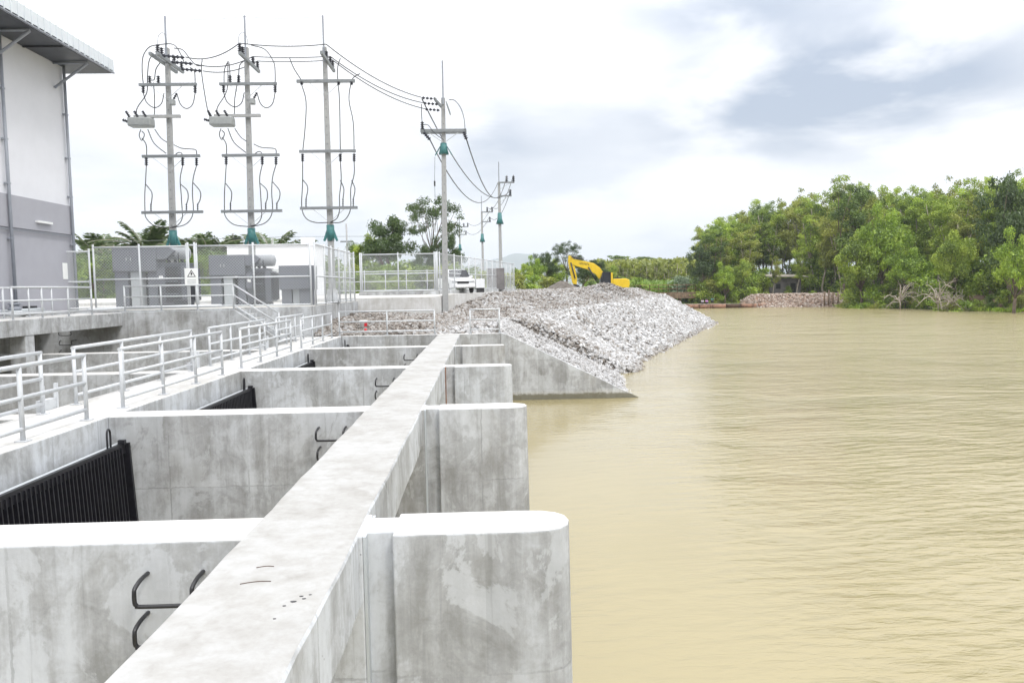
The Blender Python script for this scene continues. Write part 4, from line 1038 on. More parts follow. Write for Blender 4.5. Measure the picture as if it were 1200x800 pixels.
span('faint bare wire from the leftmost pole tip to the middle pole tip', sag((PB[1].x+.2, 38, 14.9), (PB[2].x+.16, 38, 14.95), .1), .008, M_THIN)
span('faint bare wire from the middle pole tip to the third pole tip', sag((PB[2].x+.16, 38, 14.95), (PB[3].x, 38, 14.95), .1), .008, M_THIN)
span('thin wire above the yard fence, running behind the poles', [Vector((-24, 50, 5.2)), Vector((-12, 50, 5.35)), Vector((-7, 50, 5.3))], .012, M_THIN)

# ------------------------------------------------------------------ buildings beyond the yard
wb = thing('white_building', (-16, 62, 1.5), 'low flat-roofed white building behind the smaller transformer', 'building')
g = MB(); g.box(-19.6, -12.9, 60, 63, .9, 5.35); g.build('wall', M_WALLW, wb)
g = MB(); g.box(-19.7, -12.8, 59.9, 63.1, 5.352, 5.5); g.build('roof_edge', M_WALLW, wb)
g = MB(); g.box(-14.2, -13.3, 61, 62, 5.502, 6.05); g.build('roof_box', M_WALLW, wb)
for x in (-18.4, -16.3):
    g = MB(); g.box(x, x+.9, 59.96, 59.998, 2.3, 3.6); g.build('window', M_PRINTG, wb)

# ------------------------------------------------------------------ pickup truck
def pickup(loc, rz, label):
    o = thing('pickup_truck', loc, label, 'truck', rotz=rz)
    def loft(secs, name, mat, bev=.03):
        g = MB(); n = len(secs[0])
        for s_ in secs: g.v += s_
        for k in range(len(secs)-1):
            for e in range(n): g.f.append((k*n+e, k*n+(e+1) % n, (k+1)*n+(e+1) % n, (k+1)*n+e)); g.mi.append(0); g.sm.append(False)
        g.f += [tuple(range(n-1, -1, -1)), tuple((len(secs)-1)*n+e for e in range(n))]; g.mi += [0, 0]; g.sm += [False]*2
        return g.build(name, mat, o, local=True, bevel=bev)
    def sec(y, w, z0, z1, wt=None): wt = wt or w; return [(-w, y, z0), (w, y, z0), (w, y, (z0+z1)/2), (wt, y, z1), (-wt, y, z1), (-w, y, (z0+z1)/2)]
    body = loft([sec(-2.55, .80, .45, .85), sec(-2.45, .88, .38, .98), sec(-1.5, .90, .35, 1.08, .84), sec(-1.2, .90, .35, 1.1, .84), sec(.9, .90, .35, 1.12, .86), sec(2.5, .89, .42, 1.12, .87)], 'body', M_TRUCK)
    loft([[(-.82, -1.35, 1.1), (.82, -1.35, 1.1), (.80, .95, 1.12), (-.80, .95, 1.12)][:0] or sec(-1.35, .84, 1.06, 1.12), sec(-.75, .80, 1.06, 1.66, .66), sec(-.2, .80, 1.06, 1.74, .66), sec(.55, .80, 1.06, 1.72, .66), sec(.95, .82, 1.06, 1.14)], 'cab', M_TRUCK, .04)
    g = MB(); g.add([(-.76, -1.335, 1.17), (.76, -1.335, 1.17), (.64, -.79, 1.66), (-.64, -.79, 1.66)], [(0, 1, 2, 3)]); g.v = [(x, y-.035, z+.03) for x, y, z in g.v]; g.build('windscreen', M_DGLASS, o, local=True)
    for s_ in (-1, 1):
        g = MB(); g.add([(s_*.845, -.9, 1.18), (s_*.845, .7, 1.18), (s_*.72, .45, 1.6), (s_*.72, -.6, 1.6)], [(0, 1, 2, 3)]); g.build('side_window', M_DGLASS, o, local=True)
        g = MB(); g.box(s_*.62-.2, s_*.62+.2, -2.55, -2.42, .72, .9); g.build('headlight', M_GALV, o, local=True, bevel=.02)
        g = MB(); g.box(s_*.98-.09, s_*.98+.09, -1.0, -.9, 1.1, 1.28); g.build('mirror', M_TRUCK, o, local=True, bevel=.02)
        for y in (-1.65, 1.55):
            w_ = MB(); w_.lathe([(.2, -.1), (.36, -.1), (.38, -.06), (.38, .06), (.36, .1), (.2, .1)], (s_*.80, y, .38), 18, 'X'); wh = w_.build('wheel', M_TYRE, o, local=True)
            w_ = MB(); w_.lathe([(.05, -.105), (.2, -.105), (.2, .105), (.05, .105)], (s_*.81, y, .38), 12, 'X'); w_.build('rim', M_GALV, wh, local=True)
    g = MB(); g.box(-.42, .42, -2.58, -2.5, .68, .86); g.build('grille', M_MBLACK, o, local=True)
    g = MB(); g.box(-.86, .86, -2.64, -2.5, .42, .62); g.build('bumper', M_TRUCK, o, local=True, bevel=.04)
    g = MB(); g.box(-.7, .7, 1.0, 2.35, 1.0, 1.4); g.build('load_cover', M_MBLACK, o, local=True, bevel=.04)
    return o
pickup((-2.05, 57.0, padz(57)), R(14), 'white pickup truck facing us behind the fence, left of the road poles')
sm_ = thing('white_tank', (-.2, 60, padz(60)), 'small white box-shaped tank behind the fence, right of the pickup', 'tank')
g = MB(); g.box(-.6, .1, 60, 60.8, padz(60)+.35, padz(60)+1.05); g.build('tank_body', M_TRUCK, sm_, bevel=.04)
g = MB(); g.box(-.55, .05, 60.1, 60.7, padz(60), padz(60)+.348); g.build('stand', M_MBLACK, sm_)
g = MB(); g.box(.4, 1.9, 69, 74, 1.7, 3.6); g.build('grey_hut', M_SHED, label='plain grey hut behind the far end of the receding fence', category='hut')

# ------------------------------------------------------------------ bucket on the rubble
bz_ = float(bank_h(-5.35, 34.2))+.05
bk = thing('bucket', (-5.35, 34.2, bz_), 'white plastic bucket standing in the rubble behind the end wall rail', 'bucket')
g = MB(); g.lathe([(.14, 0), (.18, .33), (.19, .34), (.19, .37), (.17, .37), (.13, .03)], (-5.35, 34.2, bz_), 16); g.build('pail', M_SIGN, bk)
g = MB(); g.lathe([(.157, .10), (.175, .26)], (-5.35, 34.2, bz_+.0), 16); g.v = [((x+5.35)*1.03-5.35, (y-34.2)*1.03+34.2, z) for x, y, z in g.v]
g.f = [f for f in g.f if len(f) == 4 and g.v[f[0]][0] > -5.33]; g.mi = [0]*len(g.f); g.sm = [True]*len(g.f); g.build('label_print', M_RED, bk)
b2_ = (-5.12, 33.3); z_ = float(bank_h(*b2_))+.02
g = MB(); g.lathe([(.05, 0), (.06, .02), (.06, .13), (.03, .16)], (*b2_, z_), 12); g.build('red_can', M_RED, label='small red can in the rubble just right of the white bucket', category='can')

# ------------------------------------------------------------------ excavator behind the gravel mound
EX, EY = 17.6, 112.0; EZ = .55
ex = thing('excavator', (EX, EY, EZ), 'yellow excavator with its arm bent down onto a dirt heap', 'excavator')
def exy(name, poly, y0, y1, mat, parent=None, bev=.04):
    g = MB(); g.yprism(poly, EY+y0, EY+y1); return g.build(name, mat, parent or ex, bevel=bev)
exy('boom', [(12.75, 5.15), (13.6, 4.75), (15.2, 4.25), (16.4, 3.5), (17.1, 2.5), (17.8, 2.55), (17.75, 3.35), (17.0, 4.5), (16.1, 5.15), (14.6, 5.5), (12.9, 5.85)], -.28, .28, M_YEL)
exy('stick', [(12.45, 6.3), (12.35, 5.6), (12.95, 2.4), (13.25, 1.95), (13.6, 2.1), (13.65, 2.9), (13.2, 5.6), (12.95, 6.2)], -.2, .2, M_YEL)
g = MB(); g.tube([(14.6, EY-.36, 5.72), (12.85, EY-.36, 6.15)], .10, 8); g.tube([(16.4, EY-.4, 2.6), (15.3, EY-.4, 4.6)], .10, 8); g.tube([(12.75, EY-.3, 5.3), (13.35, EY-.3, 3.0)], .09, 8); g.build('hydraulic_ram', M_MBLACK, ex)
g = MB(); g.yprism([(13.2, 2.2), (13.9, 2.0), (14.1, 1.3), (13.6, .7), (12.6, .75), (12.5, 1.0), (13.0, 1.6)], EY-.65, EY+.65); bkt = g.build('bucket', M_MBLACK, ex, bevel=.03)
for k in range(5):
    g = MB(); yy = EY-.55+.27*k; g.bar((12.6, yy, .95), (12.3, yy, .75), .1, .06); g.build('tooth', M_MBLACK, bkt)
cabp = exy('cab', [(16.9, 1.75), (18.35, 1.75), (18.35, 3.75), (17.25, 3.75), (16.9, 2.9)], -1.35, -.35, M_DGLASS)
g = MB()
for x in (17.0, 18.35): g.bar((x+.0, EY-1.38, 1.75), (x if x > 18 else 17.2, EY-1.38, 3.78), .09, .09)
g.bar((17.2, EY-1.38, 3.78), (18.4, EY-1.38, 3.78), .09, .09); g.build('cab_frame', M_MBLACK, cabp)
g = MB(); g.box(18.40, 18.68, EY-1.4, EY-1.0, 1.7, 3.72); g.build('rear_pillar', M_YEL, ex, bevel=.02)
exy('engine_cover', [(18.7, 1.5), (21.0, 1.5), (21.15, 1.9), (21.1, 2.65), (20.6, 2.85), (18.7, 2.8)], -1.35, 1.35, M_YEL, bev=.08)
exy('deck', [(16.8, 1.35), (21.0, 1.35), (21.0, 1.498), (16.8, 1.498)], -1.3, 1.3, M_MBLACK)
g = MB(); g.box(19.2, 20.1, EY-.6, EY+.6, 2.86, 3.0); g.tube([(19.6, EY, 2.9), (19.6, EY, 3.3)], .07, 8); g.build('exhaust', M_MBLACK, ex)
for s_ in (-1.15, 1.15):
    g = MB(); g.yprism([(16.3, .75), (16.7, .5), (20.6, .5), (21.0, .75), (21.0, 1.15), (20.6, 1.33), (16.7, 1.33), (16.3, 1.15)], EY+s_-.3, EY+s_+.3); g.build('track', M_MBLACK, ex, bevel=.05)
# dark lettering on the boom (unreadable at this distance in the photograph)
g = MB()
for k in range(7):
    x = 14.05+k*.2; z = 5.02-.05*k*.55
    g.yprism([(x, z), (x+.06, z-.01), (x+.06, z+.28), (x, z+.29)], EY-.296, EY-.284); g.yprism([(x+.06, z+(.22 if k % 2 else .0)), (x+.15, z+(.21 if k % 2 else -.01)), (x+.15, z+(.28 if k % 2 else .06)), (x+.06, z+(.28 if k % 2 else .07))], EY-.296, EY-.284)
g.build('lettering', M_PRINT, ex)

def heap(x, y, z, rx, ry, h, mat, name, label, seed):
    r = np.random.default_rng(seed); n = 36; m_ = 14; g = MB()
    for j in range(m_+1):
        t = j/m_
        for i in range(n):
            a = 2*math.pi*i/n; q = 1+.12*math.sin(3*a+seed)+.07*math.sin(7*a+2*seed)+r.uniform(-.03, .03)
            g.v.append((x+rx*t*q*math.cos(a), y+ry*t*q*math.sin(a), z+h*(1-t**1.25)*(1+r.uniform(-.05, .05))-.1))
    for j in range(m_):
        for i in range(n): g.f.append((j*n+i, (j+1)*n+i, (j+1)*n+(i+1) % n, j*n+(i+1) % n)); g.mi.append(0); g.sm.append(True)
    return g.build(name, mat, label=label, category='heap', kind=None)
heap(11.2, 110, .4, 4.2, 3, 2.35, M_GRAVEL, 'dirt_heap', 'grey-brown dirt heap under the excavator bucket', 3)

# ------------------------------------------------------------------ footbridge
fb = thing('footbridge', (34.5, 151, -2.8), 'brown plank-sided footbridge with a thin railing beyond the rubble tip', 'bridge')
g = MB(); g.box(27, 41.8, 150.3, 152, .12, .30); g.build('deck', M_WOOD, fb)
nb = 26
for k in range(nb):
    x = 27+k*14.8/nb; g = MB(); g.box(x+.02, x+14.8/nb-.02, 150.2, 150.26, -.95+.06*random.random(), .18); g.build('plank', M_WOOD, fb)
for k in range(9):
    x = 27.1+k*1.83; g = MB(); g.box(x-.05, x+.05, 150.1, 150.19, .2, 1.85); g.build('post', M_RUSTD, fb)
for z in (1.8, 1.05):
    g = MB(); g.tube([(27, 150.1, z), (41.8, 150.1, z-.05)], .045, 6); g.build('rail', M_RUST, fb)
for x in (28, 33.5, 38.8):
    for yy in (150.5, 151.7):
        g = MB(); g.tube([(x, yy, -4), (x, yy, .1)], .16, 8); g.build('pile', M_RUSTD, fb)
# rusty pontoon line
pt = thing('pontoon', (47.5, 146, -2.6), 'long rusty floating pipe line lying along the far waterline', 'pontoon')
xs_ = [38.5, 41.2, 43.2, 46.2, 49.0, 52.0, 56.0, 60.5]
for k in range(len(xs_)-1):
    a, b = xs_[k], xs_[k+1]; yy = 146-.25*k+(k > 4)*(-.6)
    g = MB(); g.tube([(a+.06, yy, -2.45), (b-.06, yy-.25, -2.47)], .42 if k % 2 == 0 else .36, 12); g.build('float', M_RUST if k not in (3,) else M_RUSTD, pt)
g = MB(); g.box(38.4, 60, 145.9, 146.6, -2.04, -1.96); g.v = [(x, y-(x-38.4)*.09, z) for x, y, z in g.v]; g.build('plank', M_TIN, pt)
# shed
sh = thing('shed', (61.7, 157, -.4), 'small grey board shed with a flat rusting roof under the trees', 'shed')
g = MB(); g.box(58.7, 65.2, 156, 159.5, -1.6, 2.7); g.build('wall', M_SHED, sh)
for k in range(14):
    x = 58.7+k*.465; g = MB(); g.box(x+.01, x+.45, 155.93, 155.995, -1.2, 2.68-.05*random.random())
    if 9 < k < 12: continue
    g.build('board', M_SHED, sh)
g = MB(); g.box(63.0, 64.1, 155.9, 155.99, -.8, 1.7); g.build('doorway', M_PRINT, sh)
g = MB(); g.box(60.0, 60.9, 155.88, 155.925, .6, 1.6); g.build('window', M_PRINT, sh)
g = MB(); g.add([(57.9, 155.0, 3.0), (66.4, 155.0, 2.85), (66.4, 160, 3.4), (57.9, 160, 3.55), (57.9, 155.0, 3.12), (66.4, 155.0, 2.97), (66.4, 160, 3.52), (57.9, 160, 3.67)], [(0,3,2,1), (4,5,6,7), (0,1,5,4), (1,2,6,5), (2,3,7,6), (3,0,4,7)]); g.build('roof', M_TIN, sh)
# stakes and far rubble
for k, (px_k, lab) in enumerate(((966, 'leftmost stake of the brown row'), (971, 'second stake of the brown row'), (976, 'third stake of the brown row'), (982, 'rightmost stake of the brown row at the waterline'))):
    c = at(px_k, 350, 141); g = MB(); g.tube([(c.x, 141, -3.2), (c.x+.05, 141, .1+.25*math.sin(k*2))], .15, 8); g.build('stake', M_WOOD, label=lab+' standing beside the far rubble', category='stake', group='brown stakes at the far bank')
def far_bank_h(X, Y): return np.minimum(-3.0+(Y-142.2+.25*(X-57))*.8, -.55)+.12*np.sin(X*2.1)*np.sin(Y*1.7)
grid_mesh(np.arange(50, 68, .5), np.arange(139, 154, .5), lambda X, Y: far_bank_h(X, Y)+np.clip((52.5-X), 0, 9)*-.6, 'far_rubble_bank', M_SOIL)
n_ = 4200; Xr = rng.uniform(50.5, 67.5, n_); Yr = rng.uniform(140, 150, n_); Zr = far_bank_h(Xr, Yr)+np.clip((52.5-Xr), 0, 9)*-.6
PR = np.stack([Xr, Yr, Zr+.04], 1); PR = PR[Zr > -2.9]
o = bpy.data.objects.new('far_rubble', rubble_mesh('far_rubble', PR, rng.uniform(.10, .30, len(PR)), np.clip(rng.normal(.42, .2, len(PR)), 0, 1), stone_mat('reddish_rubble', [(0, (.13, .09, .07)), (.4, (.32, .245, .20)), (.7, (.44, .38, .34)), (1, (.58, .54, .5))]), 5)); col.objects.link(o)
tag(o, 'reddish broken rubble heaped on the far bank in front of the shed', 'rubble', kind='stuff')

# ------------------------------------------------------------------ people by the pontoon
def person(loc, pose, top_mat, leg_mat, label, rz=0.0):
    o = thing('person', loc, label, 'person', rotz=rz)
    def skin(name, verts, edges, radii, mat, parent, lv=1):
        me = bpy.data.meshes.new(name); me.from_pydata(verts, edges, []); ob = bpy.data.objects.new(name, me); col.objects.link(ob); ob.parent = parent
        me.materials.append(mat); s_ = ob.modifiers.new('skin', 'SKIN'); s_.use_smooth_shade = True
        for i, r in enumerate(radii): me.skin_vertices[0].data[i].radius = (r, r)
        me.skin_vertices[0].data[0].use_root = True
        b = ob.modifiers.new('sub', 'SUBSURF'); b.levels = b.render_levels = lv; return ob
    J = pose
    names = ['pelvis', 'waist', 'chest', 'neck', 'head', 'crown', 'shL', 'elL', 'haL', 'shR', 'elR', 'haR', 'hipL', 'knL', 'anL', 'toL', 'hipR', 'knR', 'anR', 'toR']
    rad = [.13, .12, .14, .055, .095, .07, .07, .045, .032, .07, .045, .032, .09, .062, .042, .035, .09, .062, .042, .035]
    ed = [(0,1),(1,2),(2,3),(3,4),(4,5),(2,6),(6,7),(7,8),(2,9),(9,10),(10,11),(0,12),(12,13),(13,14),(14,15),(0,16),(16,17),(17,18),(18,19)]
    body = skin('body', [J[n] for n in names], ed, rad, M_SKIN, o)
    # fingers: five short tapering chains from each palm
    for side in ('L', 'R'):
        h = Vector(J['ha'+side]); e = Vector(J['el'+side]); d_ = (h-e).normalized(); s__ = d_.cross(Vector((0, 0, 1))).normalized()
        v = [tuple(h+d_*.04)]; es = []; rr = [.028]
        for f in range(5):
            off = s__*(.018*(f-2)); L = [.05, .075, .085, .08, .06][f]
            if f == 0: off = s__*-.05; 
            k = len(v); v += [tuple(h+d_*.08+off), tuple(h+d_*(.08+L*.55)+off*1.1+Vector((0, 0, -.01))), tuple(h+d_*(.08+L)+off*1.15+Vector((0, 0, -.03)))]; rr += [.010, .009, .008]; es += [(0, k), (k, k+1), (k+1, k+2)]
        skin('hand', v, es, rr, M_SKIN, body)
    idx = [0, 1, 2, 6, 7, 9, 10]; mp = {a: i for i, a in enumerate(idx)}
    skin('shirt', [J[names[i]] for i in idx], [(mp[a], mp[b]) for a, b in ed if a in mp and b in mp], [.165, .155, .17, .1, .07, .1, .07], top_mat, body)
    idx = [0, 12, 13, 14, 16, 17, 18]; mp = {a: i for i, a in enumerate(idx)}
    skin('trousers', [J[names[i]] for i in idx], [(mp[a], mp[b]) for a, b in ed if a in mp and b in mp], [.16, .12, .09, .065, .12, .09, .065], leg_mat, body)
    hd = Vector(J['head']); g = MB(); g.lathe([(.0, .16), (.06, .15), (.10, .10), (.115, .03), (.105, -.03), (.09, -.05)], tuple(hd+Vector((0, .015, .02))), 12); hair = g.build('hair', M_HAIR, body, local=True)
    g = MB(); g.lathe([(.01, 0), (.018, .02), (.008, .045)], tuple(hd+Vector((0, -.105, -.02))), 6); g.build('nose', M_SKIN, body, local=True)
    for s_ in (-1, 1):
        g = MB(); g.lathe([(.004, -.008), (.012, 0), (.004, .008)], tuple(hd+Vector((s_*.034, -.094, .015))), 6); g.build('eye', M_PRINT, body, local=True)
        g = MB(); g.lathe([(.01, -.03), (.022, 0), (.012, .03)], tuple(hd+Vector((s_*.098, 0, 0))), 6); g.build('ear', M_SKIN, body, local=True)
    g = MB(); g.box(hd.x-.025, hd.x+.025, hd.y-.098, hd.y-.088, hd.z-.06, hd.z-.05); g.build('mouth', M_RED, body, local=True)
    return o
sit = dict(pelvis=(0, 0, .14), waist=(0, .02, .32), chest=(0, 0, .52), neck=(0, -.03, .68), head=(0, -.05, .80), crown=(0, -.05, .90), shL=(-.17, 0, .58), elL=(-.25, -.16, .40), haL=(-.14, -.34, .36), shR=(.17, 0, .58), elR=(.25, -.16, .40), haR=(.14, -.34, .36),
           hipL=(-.1, -.02, .13), knL=(-.14, -.38, .40), anL=(-.13, -.50, .06), toL=(-.13, -.64, .03), hipR=(.1, -.02, .13), knR=(.14, -.38, .40), anR=(.13, -.50, .06), toR=(.13, -.64, .03))
squat = dict(pelvis=(0, .12, .48), waist=(0, .08, .66), chest=(0, -.04, .86), neck=(0, -.12, 1.0), head=(0, -.17, 1.12), crown=(0, -.18, 1.22), shL=(-.18, -.05, .93), elL=(-.3, -.2, .72), haL=(-.2, -.42, .66), shR=(.18, -.05, .93), elR=(.36, -.18, .86), haR=(.5, -.36, .92),
             hipL=(-.1, .1, .46), knL=(-.16, -.26, .5), anL=(-.14, -.05, .08), toL=(-.15, -.2, .04), hipR=(.1, .1, .46), knR=(.17, -.24, .52), anR=(.15, -.04, .08), toR=(.16, -.2, .04))
g = MB(); g.box(39.2, 46.0, 146.9, 149.4, -3.2, -1.98); g.build('mud_ledge', M_SOIL, kind='structure')
c1_, c2_, c3_ = at(823.2, 352, 147.4), at(828, 352, 147.4), at(834.6, 350, 147.6)
person((c1_.x, 147.4, -1.98), sit, M_CLG, M_CLD, 'seated person in a pale grey top, leftmost of the three by the pontoon', R(-12))
person((c2_.x, 147.4, -1.98), sit, M_TIN2, M_CLD, 'seated person in a lilac top beside the one in grey', R(8))
person((c3_.x, 147.6, -1.975), squat, M_CLT, M_CLD, 'crouching person in a teal top and dark trousers, reaching to one side', R(10))

# ------------------------------------------------------------------ vegetation
def quads_mesh(name, C, U, V, tint, mat):
    n = len(C); P = np.stack([C-U-V*.2, C+V*.0-U*.0+V*-1.0, C+U-V*.2, C+V], 1) if False else np.stack([C-U, C-V, C+U, C+V], 1)
    me = bpy.data.meshes.new(name); me.vertices.add(n*4); me.vertices.foreach_set('co', P.astype(np.float32).ravel())
    me.loops.add(n*4); me.loops.foreach_set('vertex_index', np.arange(n*4, dtype=np.int32))
    me.polygons.add(n); me.polygons.foreach_set('loop_start', np.arange(0, n*4, 4, dtype=np.int32)); me.update(calc_edges=True)
    a = me.attributes.new('tint', 'FLOAT', 'FACE'); a.data.foreach_set('value', tint.astype(np.float32)); me.materials.append(mat); return me
def leaves(centers, radii, per, size, r, squash=.75, jit=.16, droop=0.0):
    C = []; U = []; V = []; Tn = []
    for (c, rad) in zip(centers, radii):
        n = int(per*(rad/1.3)**2*r.uniform(.75, 1.25)); d_ = r.normal(size=(n, 3)); d_ /= np.linalg.norm(d_, axis=1, keepdims=True)
        rr = rad*(r.random(n)**.42)*(1+.22*np.sin(d_[:, :1]*5+d_[:, 2:3]*4+c[0]*3)[:, 0])
        p = c+d_*rr[:, None]*np.array([1, 1, squash])
        nrm = d_*.7+r.normal(size=(n, 3))*.75+np.array([0, 0, .55]); nrm /= np.linalg.norm(nrm, axis=1, keepdims=True)
        t = np.cross(nrm, r.normal(size=(n, 3))); t /= np.linalg.norm(t, axis=1, keepdims=True)+1e-9; b = np.cross(nrm, t)
        s_ = size*r.uniform(.6, 1.3, n)[:, None]
        C.append(p); U.append(t*s_*.55); V.append(b*s_*1.0)
        base = r.normal(.5, .2); Tn.append(np.clip(base+r.normal(0, jit, n), 0, 1))
    return np.concatenate(C), np.concatenate(U), np.concatenate(V), np.concatenate(Tn)
def tree_parts(kind, seed):
    r = np.random.default_rng(seed); g = MB(); cs = []; rs = []
    def limb(p, q, r0, r1, bend=.0):
        p = np.array(p); q = np.array(q); m_ = (p+q)/2+r.normal(0, .06, 3)*np.linalg.norm(q-p)+np.array([0, 0, bend])
        g.tube([tuple(x) for x in smooth_path([tuple(p), tuple(m_), tuple(q)], 3)], r0, 6, r2=r1)
    if kind == 'tall':      # slender pale trunk forking into steep limbs, high feathery crown; height 20
        H = 20; lean_ = r.normal(0, .7, 2); f0 = np.array([lean_[0]*.4, lean_[1]*.4, H*r.uniform(.26, .4)])
        limb((0, 0, -1), f0, .22, .17)
        for k in range(r.integers(3, 6)):
            a = r.uniform(0, 6.28); sp_ = r.uniform(1.0, 2.6); e = f0+np.array([math.cos(a)*sp_+lean_[0], math.sin(a)*sp_+lean_[1], H*r.uniform(.3, .5)])
            limb(f0, e, .13, .05)
            for j in range(8):
                t = r.uniform(.05, 1.08); c = f0+(e-f0)*t+np.clip(r.normal(0, .95, 3), -1.5, 1.5)+np.array([0, 0, .2]); cs.append(c); rs.append(r.uniform(.75, 1.5)); limb(f0+(e-f0)*min(t*.8, .95), c, .045, .02)
        for j in range(9): c = np.array([lean_[0], lean_[1], H*.80])+np.clip(r.normal(0, 1, 3), -1.4, 1.4)*np.array([1.6, 1.6, 1.6]); cs.append(c); rs.append(r.uniform(.6, 1.1))
        per, size = 300, .165
    elif kind == 'broad':   # wide crown, height 12
        H = 12; f0 = np.array([0, 0, H*.28]); limb((0, 0, -1), f0, .4, .3)
        for k in range(40):
            a = r.uniform(0, 6.28); e_ = math.asin(r.uniform(-.75, 1)); rad = r.uniform(.5, 1)*(1+.25*math.sin(k*2.4))
            c = np.array([math.cos(a)*math.cos(e_)*4.3*rad, math.sin(a)*math.cos(e_)*4.3*rad, H*.60+math.sin(e_)*H*.36*rad]); cs.append(c); rs.append(r.uniform(.8, 1.6))
            if k % 3 == 0: limb(f0, c, .12, .03)
        per, size = 330, .17
    elif kind == 'sparse':  # tall rounded open crown with many little tufts, height 13
        H = 13; f0 = np.array([.3, 0, H*.42]); limb((0, 0, -1), f0, .3, .24)
        for k in range(62):
            a = r.uniform(0, 6.28); e_ = math.asin(r.uniform(-.45, 1)); rad = r.uniform(.35, 1)**.6
            c = np.array([math.cos(a)*math.cos(e_)*4.1*rad, math.sin(a)*math.cos(e_)*4.1*rad, H*.70+math.sin(e_)*H*.27*rad]); cs.append(c); rs.append(r.uniform(.5, .85))
            if k % 4 == 0: limb(f0, c, .06, .02)
        per, size = 420, .115
    elif kind == 'bush':    # leafy to the ground, height 5
        for k in range(22):
            a = r.uniform(0, 6.28); z = r.uniform(.3, 4.4); rad = r.uniform(.2, 1)*(2.4-.32*z); c = np.array([math.cos(a)*rad, math.sin(a)*rad, z]); cs.append(c); rs.append(r.uniform(.7, 1.25)); limb((0, 0, -.5), c, .06, .02)
        per, size = 230, .16
    elif kind == 'sapling':
        H = 9; limb((0, 0, -1), (.1, 0, H*.9), .09, .03)
        for k in range(9): c = np.array([r.normal(0, .5), r.normal(0, .5), H*(.35+.65*k/9)]); cs.append(c); rs.append(r.uniform(.5, .95)*(1.1-.03*k))
        per, size = 110, .3
    C, U, V, Tn = leaves(cs, rs, per, size, r)
    return g, (C, U, V, Tn)
PROTO = {}
def proto(kind, fol, bark, seed):
    g, L = tree_parts(kind, seed)
    tm = g.mesh('trunk', [bark]); cm = quads_mesh('crown', *L, fol); PROTO[(kind, fol.name, seed)] = (tm, cm); return tm, cm
def plant(pr, loc, h, h0, label, name='tree', cat='tree', group=None, wide=1.0, mats=None):
    o = thing(name, loc, label, cat, group, rotz=random.uniform(0, 6.28)); s_ = h/h0; o.scale = (s_*wide, s_*wide, s_)
    t = bpy.data.objects.new('trunk', pr[0]); col.objects.link(t); t.parent = o
    c = bpy.data.objects.new('crown', pr[1]); col.objects.link(c); c.parent = o; return o
tall = [proto('tall', F_MID, M_BARK, 21), proto('tall', F_OLIVE, M_BARK, 22), proto('tall', F_MID, M_BARK, 23), proto('tall', F_DARK, M_BARKD, 24), proto('tall', F_OLIVE, M_BARK, 25), proto('tall', F_LITE, M_BARK, 26)]
broad = [proto('broad', F_DEEP, M_BARKD, 31), proto('broad', F_MID, M_BARKD, 32), proto('broad', F_LITE, M_BARKD, 33)]
sparse = [proto('sparse', F_DEEP, M_BARKD, 41)]
bush = [proto('bush', F_MID, M_BARK, 51), proto('bush', F_LITE, M_BARK, 52), proto('bush', F_OLIVE, M_BARK, 53), proto('bush', F_DARK, M_BARKD, 54), proto('bush', F_PALE, M_BARK, 55)]
sap = [proto('sapling', F_MID, M_BARK, 61), proto('sapling', F_OLIVE, M_BARK, 62)]

# the wood on the right bank: height of its outline by bearing (slope X/Y)
OUT = [(.270, .055), (.285, .080), (.300, .086), (.315, .094), (.330, .104), (.340, .108), (.365, .116), (.380, .118), (.4, .126), (.43, .132), (.455, .140), (.475, .150), (.50, .135), (.52, .130), (.55, .133), (.58, .137), (.62, .146), (.68, .152), (.75, .155), (1.2, .15)]
def out_h(X, Y): return CAMZ+np.interp(X/Y, [a for a, b in OUT], [b for a, b in OUT])*math.hypot(X, Y)/math.hypot(1, X/Y)
r2 = np.random.default_rng(77); placed = []
def gz(x, y): return float(far_h(np.array([float(x)]), np.array([float(y)]))[0])
tries = 0
while len(placed) < 128 and tries < 9000:
    tries += 1; x = r2.uniform(41, 128); y = r2.uniform(90, 205)
    d_ = float(land_d(np.array([x]), np.array([y]))[0])
    if d_ < 7 or d_ > 48 or x/y < .285 or x/y > .86: continue
    if 56 < x < 68 and y < 163: continue
    if any((x-a)**2+(y-b)**2 < 3.3**2 for a, b, _ in placed): continue
    placed.append((x, y, d_))
kinds = [('tall mid-green tree with a pale forked trunk in the right-bank wood', 0), ('olive-green feathery tree in the right-bank wood', 1), ('tall mid-green tree with a pale forked trunk in the right-bank wood', 2), ('dark green tree rising inside the right-bank wood', 3), ('olive-green feathery tree in the right-bank wood', 4), ('bright green tree inside the right-bank wood', 5)]
for x, y, d_ in sorted(placed, key=lambda q: q[1]):
    z = gz(x, y)-.1; hh = float(out_h(x, y))*r2.uniform(.84, 1.0)-z
    if d_ < 12: hh *= r2.uniform(.72, .92)
    k = int(r2.choice(6, p=[.24, .24, .18, .12, .14, .08])); plant(tall[k], (x, y, z), hh, 19.5, kinds[k][0], group='trees of the wood on the right bank', wide=min(1.25, 20/hh))
